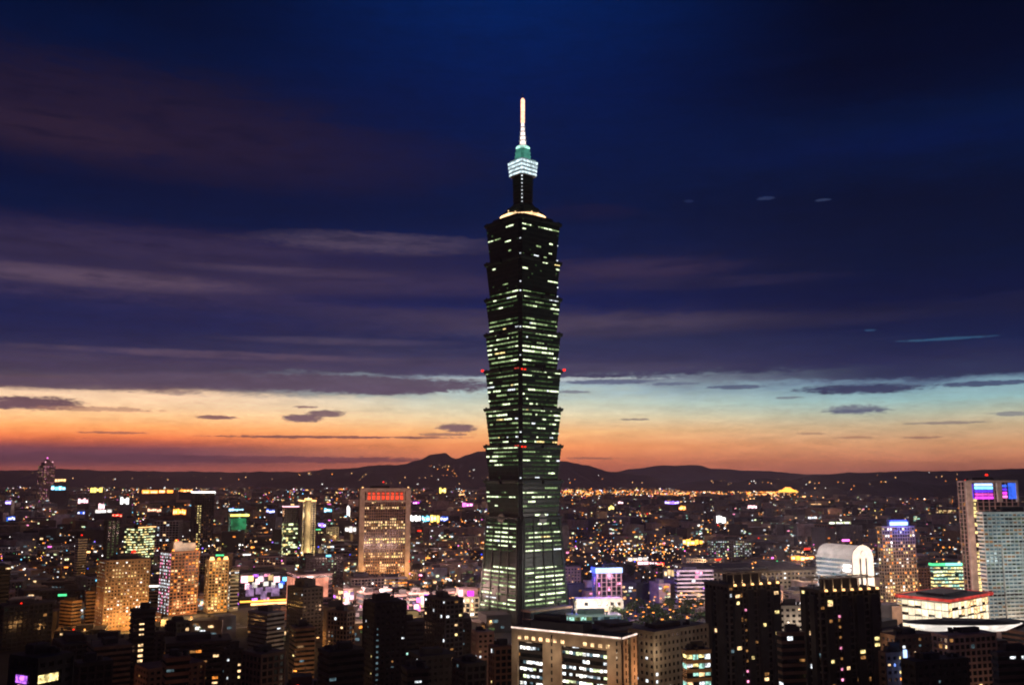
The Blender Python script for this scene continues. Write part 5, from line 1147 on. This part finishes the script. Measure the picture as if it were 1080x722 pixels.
while cnt < 60:            # lamps in the lanes between the near blocks
    Y_ = rn.uniform(560, 1250); x = rn.uniform(60, 1060); X = w_at(x, Y_)
    if any((X - fx) ** 2 + (Y_ - fy) ** 2 < (fr * .72) ** 2 for fx, fy, fr in FOOT): continue
    street_lamp(X, Y_, rn.uniform(0, 6), 'lanes between the near blocks', 3600, rn.random() < .3); cnt += 1
for _ in range(34):
    a = rt.uniform(0, 6.28); pxx, pyy, pr = PARKS[rt.choice((0, 1, 1, 1, 4))]; q = pr * math.sqrt(rt.random()); street_lamp(pxx + q * cos(a), pyy + q * sin(a), rt.uniform(0, 6), 'park paths', 500 if rt.random() < .5 else 0, rt.random() < .4)
# cars
def car_meshes(paint):
    b = MB(); b.loft([[(x, y, z) for x, y in ((-2.2, -.88), (2.2, -.88), (2.2, .88), (-2.2, .88))] for z in (.32, .55, .92)]); b.loft([[(x * k, y * k2, z) for x, y in ((-1.5, -.8), (.9, -.8), (.9, .8), (-1.5, .8))] for z, k, k2 in ((.92, 1, 1), (1.42, .72, .86))]); body = b.mesh('body', [MATS[paint]])
    return body
bodies = [car_meshes('car_paint'), car_meshes('car_white')]
b = MB(); b.box(-.25, 0, .96, 2.3, 1.62, .34, top=.8); glass_c = b.mesh('window_glass', [MATS['glass']])
b = MB(); n = 10; b.loft([[(.33 * cos(2 * pi * j / n), y, .33 + .33 * sin(2 * pi * j / n)) for j in range(n)] for y in (-.1, .1)]); wheel_m = b.mesh('wheel', [MATS['rubber']])
b = MB(); b.box(0, 0, 0, .12, .4, .22); hm = b.mesh('headlight', [S['white']]); b = MB(); b.box(0, 0, 0, .12, .4, .22); tm_ = b.mesh('tail_light', [S['red']])
for (x0, y0, x1, y1, wd), nm in zip(roads[:5], rdn):
    L = math.hypot(x1 - x0, y1 - y0); a = math.atan2(y1 - y0, x1 - x0)
    for k in range(int(L / 22)):
        s_ = rt.choice((-1, 1)); t = (k + rt.uniform(.2, .7)) / int(L / 22); d = s_ * wd * .3
        wh = rt.random() < .4
        c = thing('car', '%s saloon car driving on the %s' % ('white' if wh else 'dark grey', nm), 'car', (x0 + (x1 - x0) * t - d * sin(a), y0 + (y1 - y0) * t + d * cos(a), .013), a + (pi if s_ > 0 else 0), ('white' if wh else 'grey') + ' cars on the ' + nm)
        link('body', bodies[wh], c); link('window_glass', glass_c, c)
        for ex in (-1.35, 1.35):
            for ey in (-.8, .8): link('wheel', wheel_m, c, (ex, ey, 0))
        for ey in (-.6, .6): link('headlight', hm, c, (2.22, ey, .6)); link('tail_light', tm_, c, (-2.22, ey, .65))
# pools of street light elsewhere
for x, Y, P_, c in ((115, 790, 5000, (1, .4, .15)), (90, 800, 4000, (1, .5, .25)), (190, 830, 6000, (1, .65, .2)), (225, 850, 6000, (1, .65, .2)), (280, 900, 9000, (1, .75, .3)), (372, 760, 9000, (1, .55, .3)), (438, 760, 9000, (1, .65, .25)), (440, 840, 9000, (1, .5, .5)), (400, 870, 9000, (1, .5, .5)),
                    (740, 1230, 20000, (1, .6, .3)), (680, 1420, 26000, (1, .6, .6)), (845, 1400, 20000, (1, .5, .15)), (950, 880, 9000, (1, .55, .25)), (930, 760, 7000, (1, .6, .3)), (1000, 880, 9000, (1, .6, .3)), (60, 1500, 12000, (1, .6, .4)), (180, 1300, 12000, (1, .6, .3)), (460, 1500, 12000, (1, .6, .5)), (620, 1600, 14000, (1, .6, .4)), (800, 1900, 20000, (1, .6, .3)), (700, 1900, 20000, (1, .6, .3))):
    light(w_at(x, Y), Y, 24, P_, c, 3)
# awnings and market lights at street level
# ------------------------------------------------------------------ air
rg = random.Random(12)
for k in range(110):        # lamps added high over the districts to brighten facades, standing in for street lighting
    Y = 850 * math.exp(rg.random() * math.log(7500 / 850)); x = rg.uniform(0, 1080)
    if HILL(x, Y): continue
    light(w_at(x, Y), Y, 45 + Y * .01, 7600 * (Y / 1000) ** 1.5, rg.choice(((1, .55, .3), (1, .6, .45), (.9, .7, .9), (1, .5, .25))), 6)
b = MB(); b.box(0, 11000, -2, 50000, 27000, 544)
hz_ = bpy.data.materials.new('haze_air'); hz_.use_nodes = True; nt = hz_.node_tree; nt.nodes.clear()
o_ = nt.nodes.new('ShaderNodeOutputMaterial'); pv = nt.nodes.new('ShaderNodeVolumePrincipled'); pv.inputs['Density'].default_value = .000037; pv.inputs['Color'].default_value = (.8, .66, .86, 1)
pv.inputs['Anisotropy'].default_value = .6
nt.links.new(pv.outputs[0], o_.inputs['Volume'])
HAZE = tag(b.build('haze', hz_), 'thin dusk haze over the whole plain', 'haze', kind='stuff')
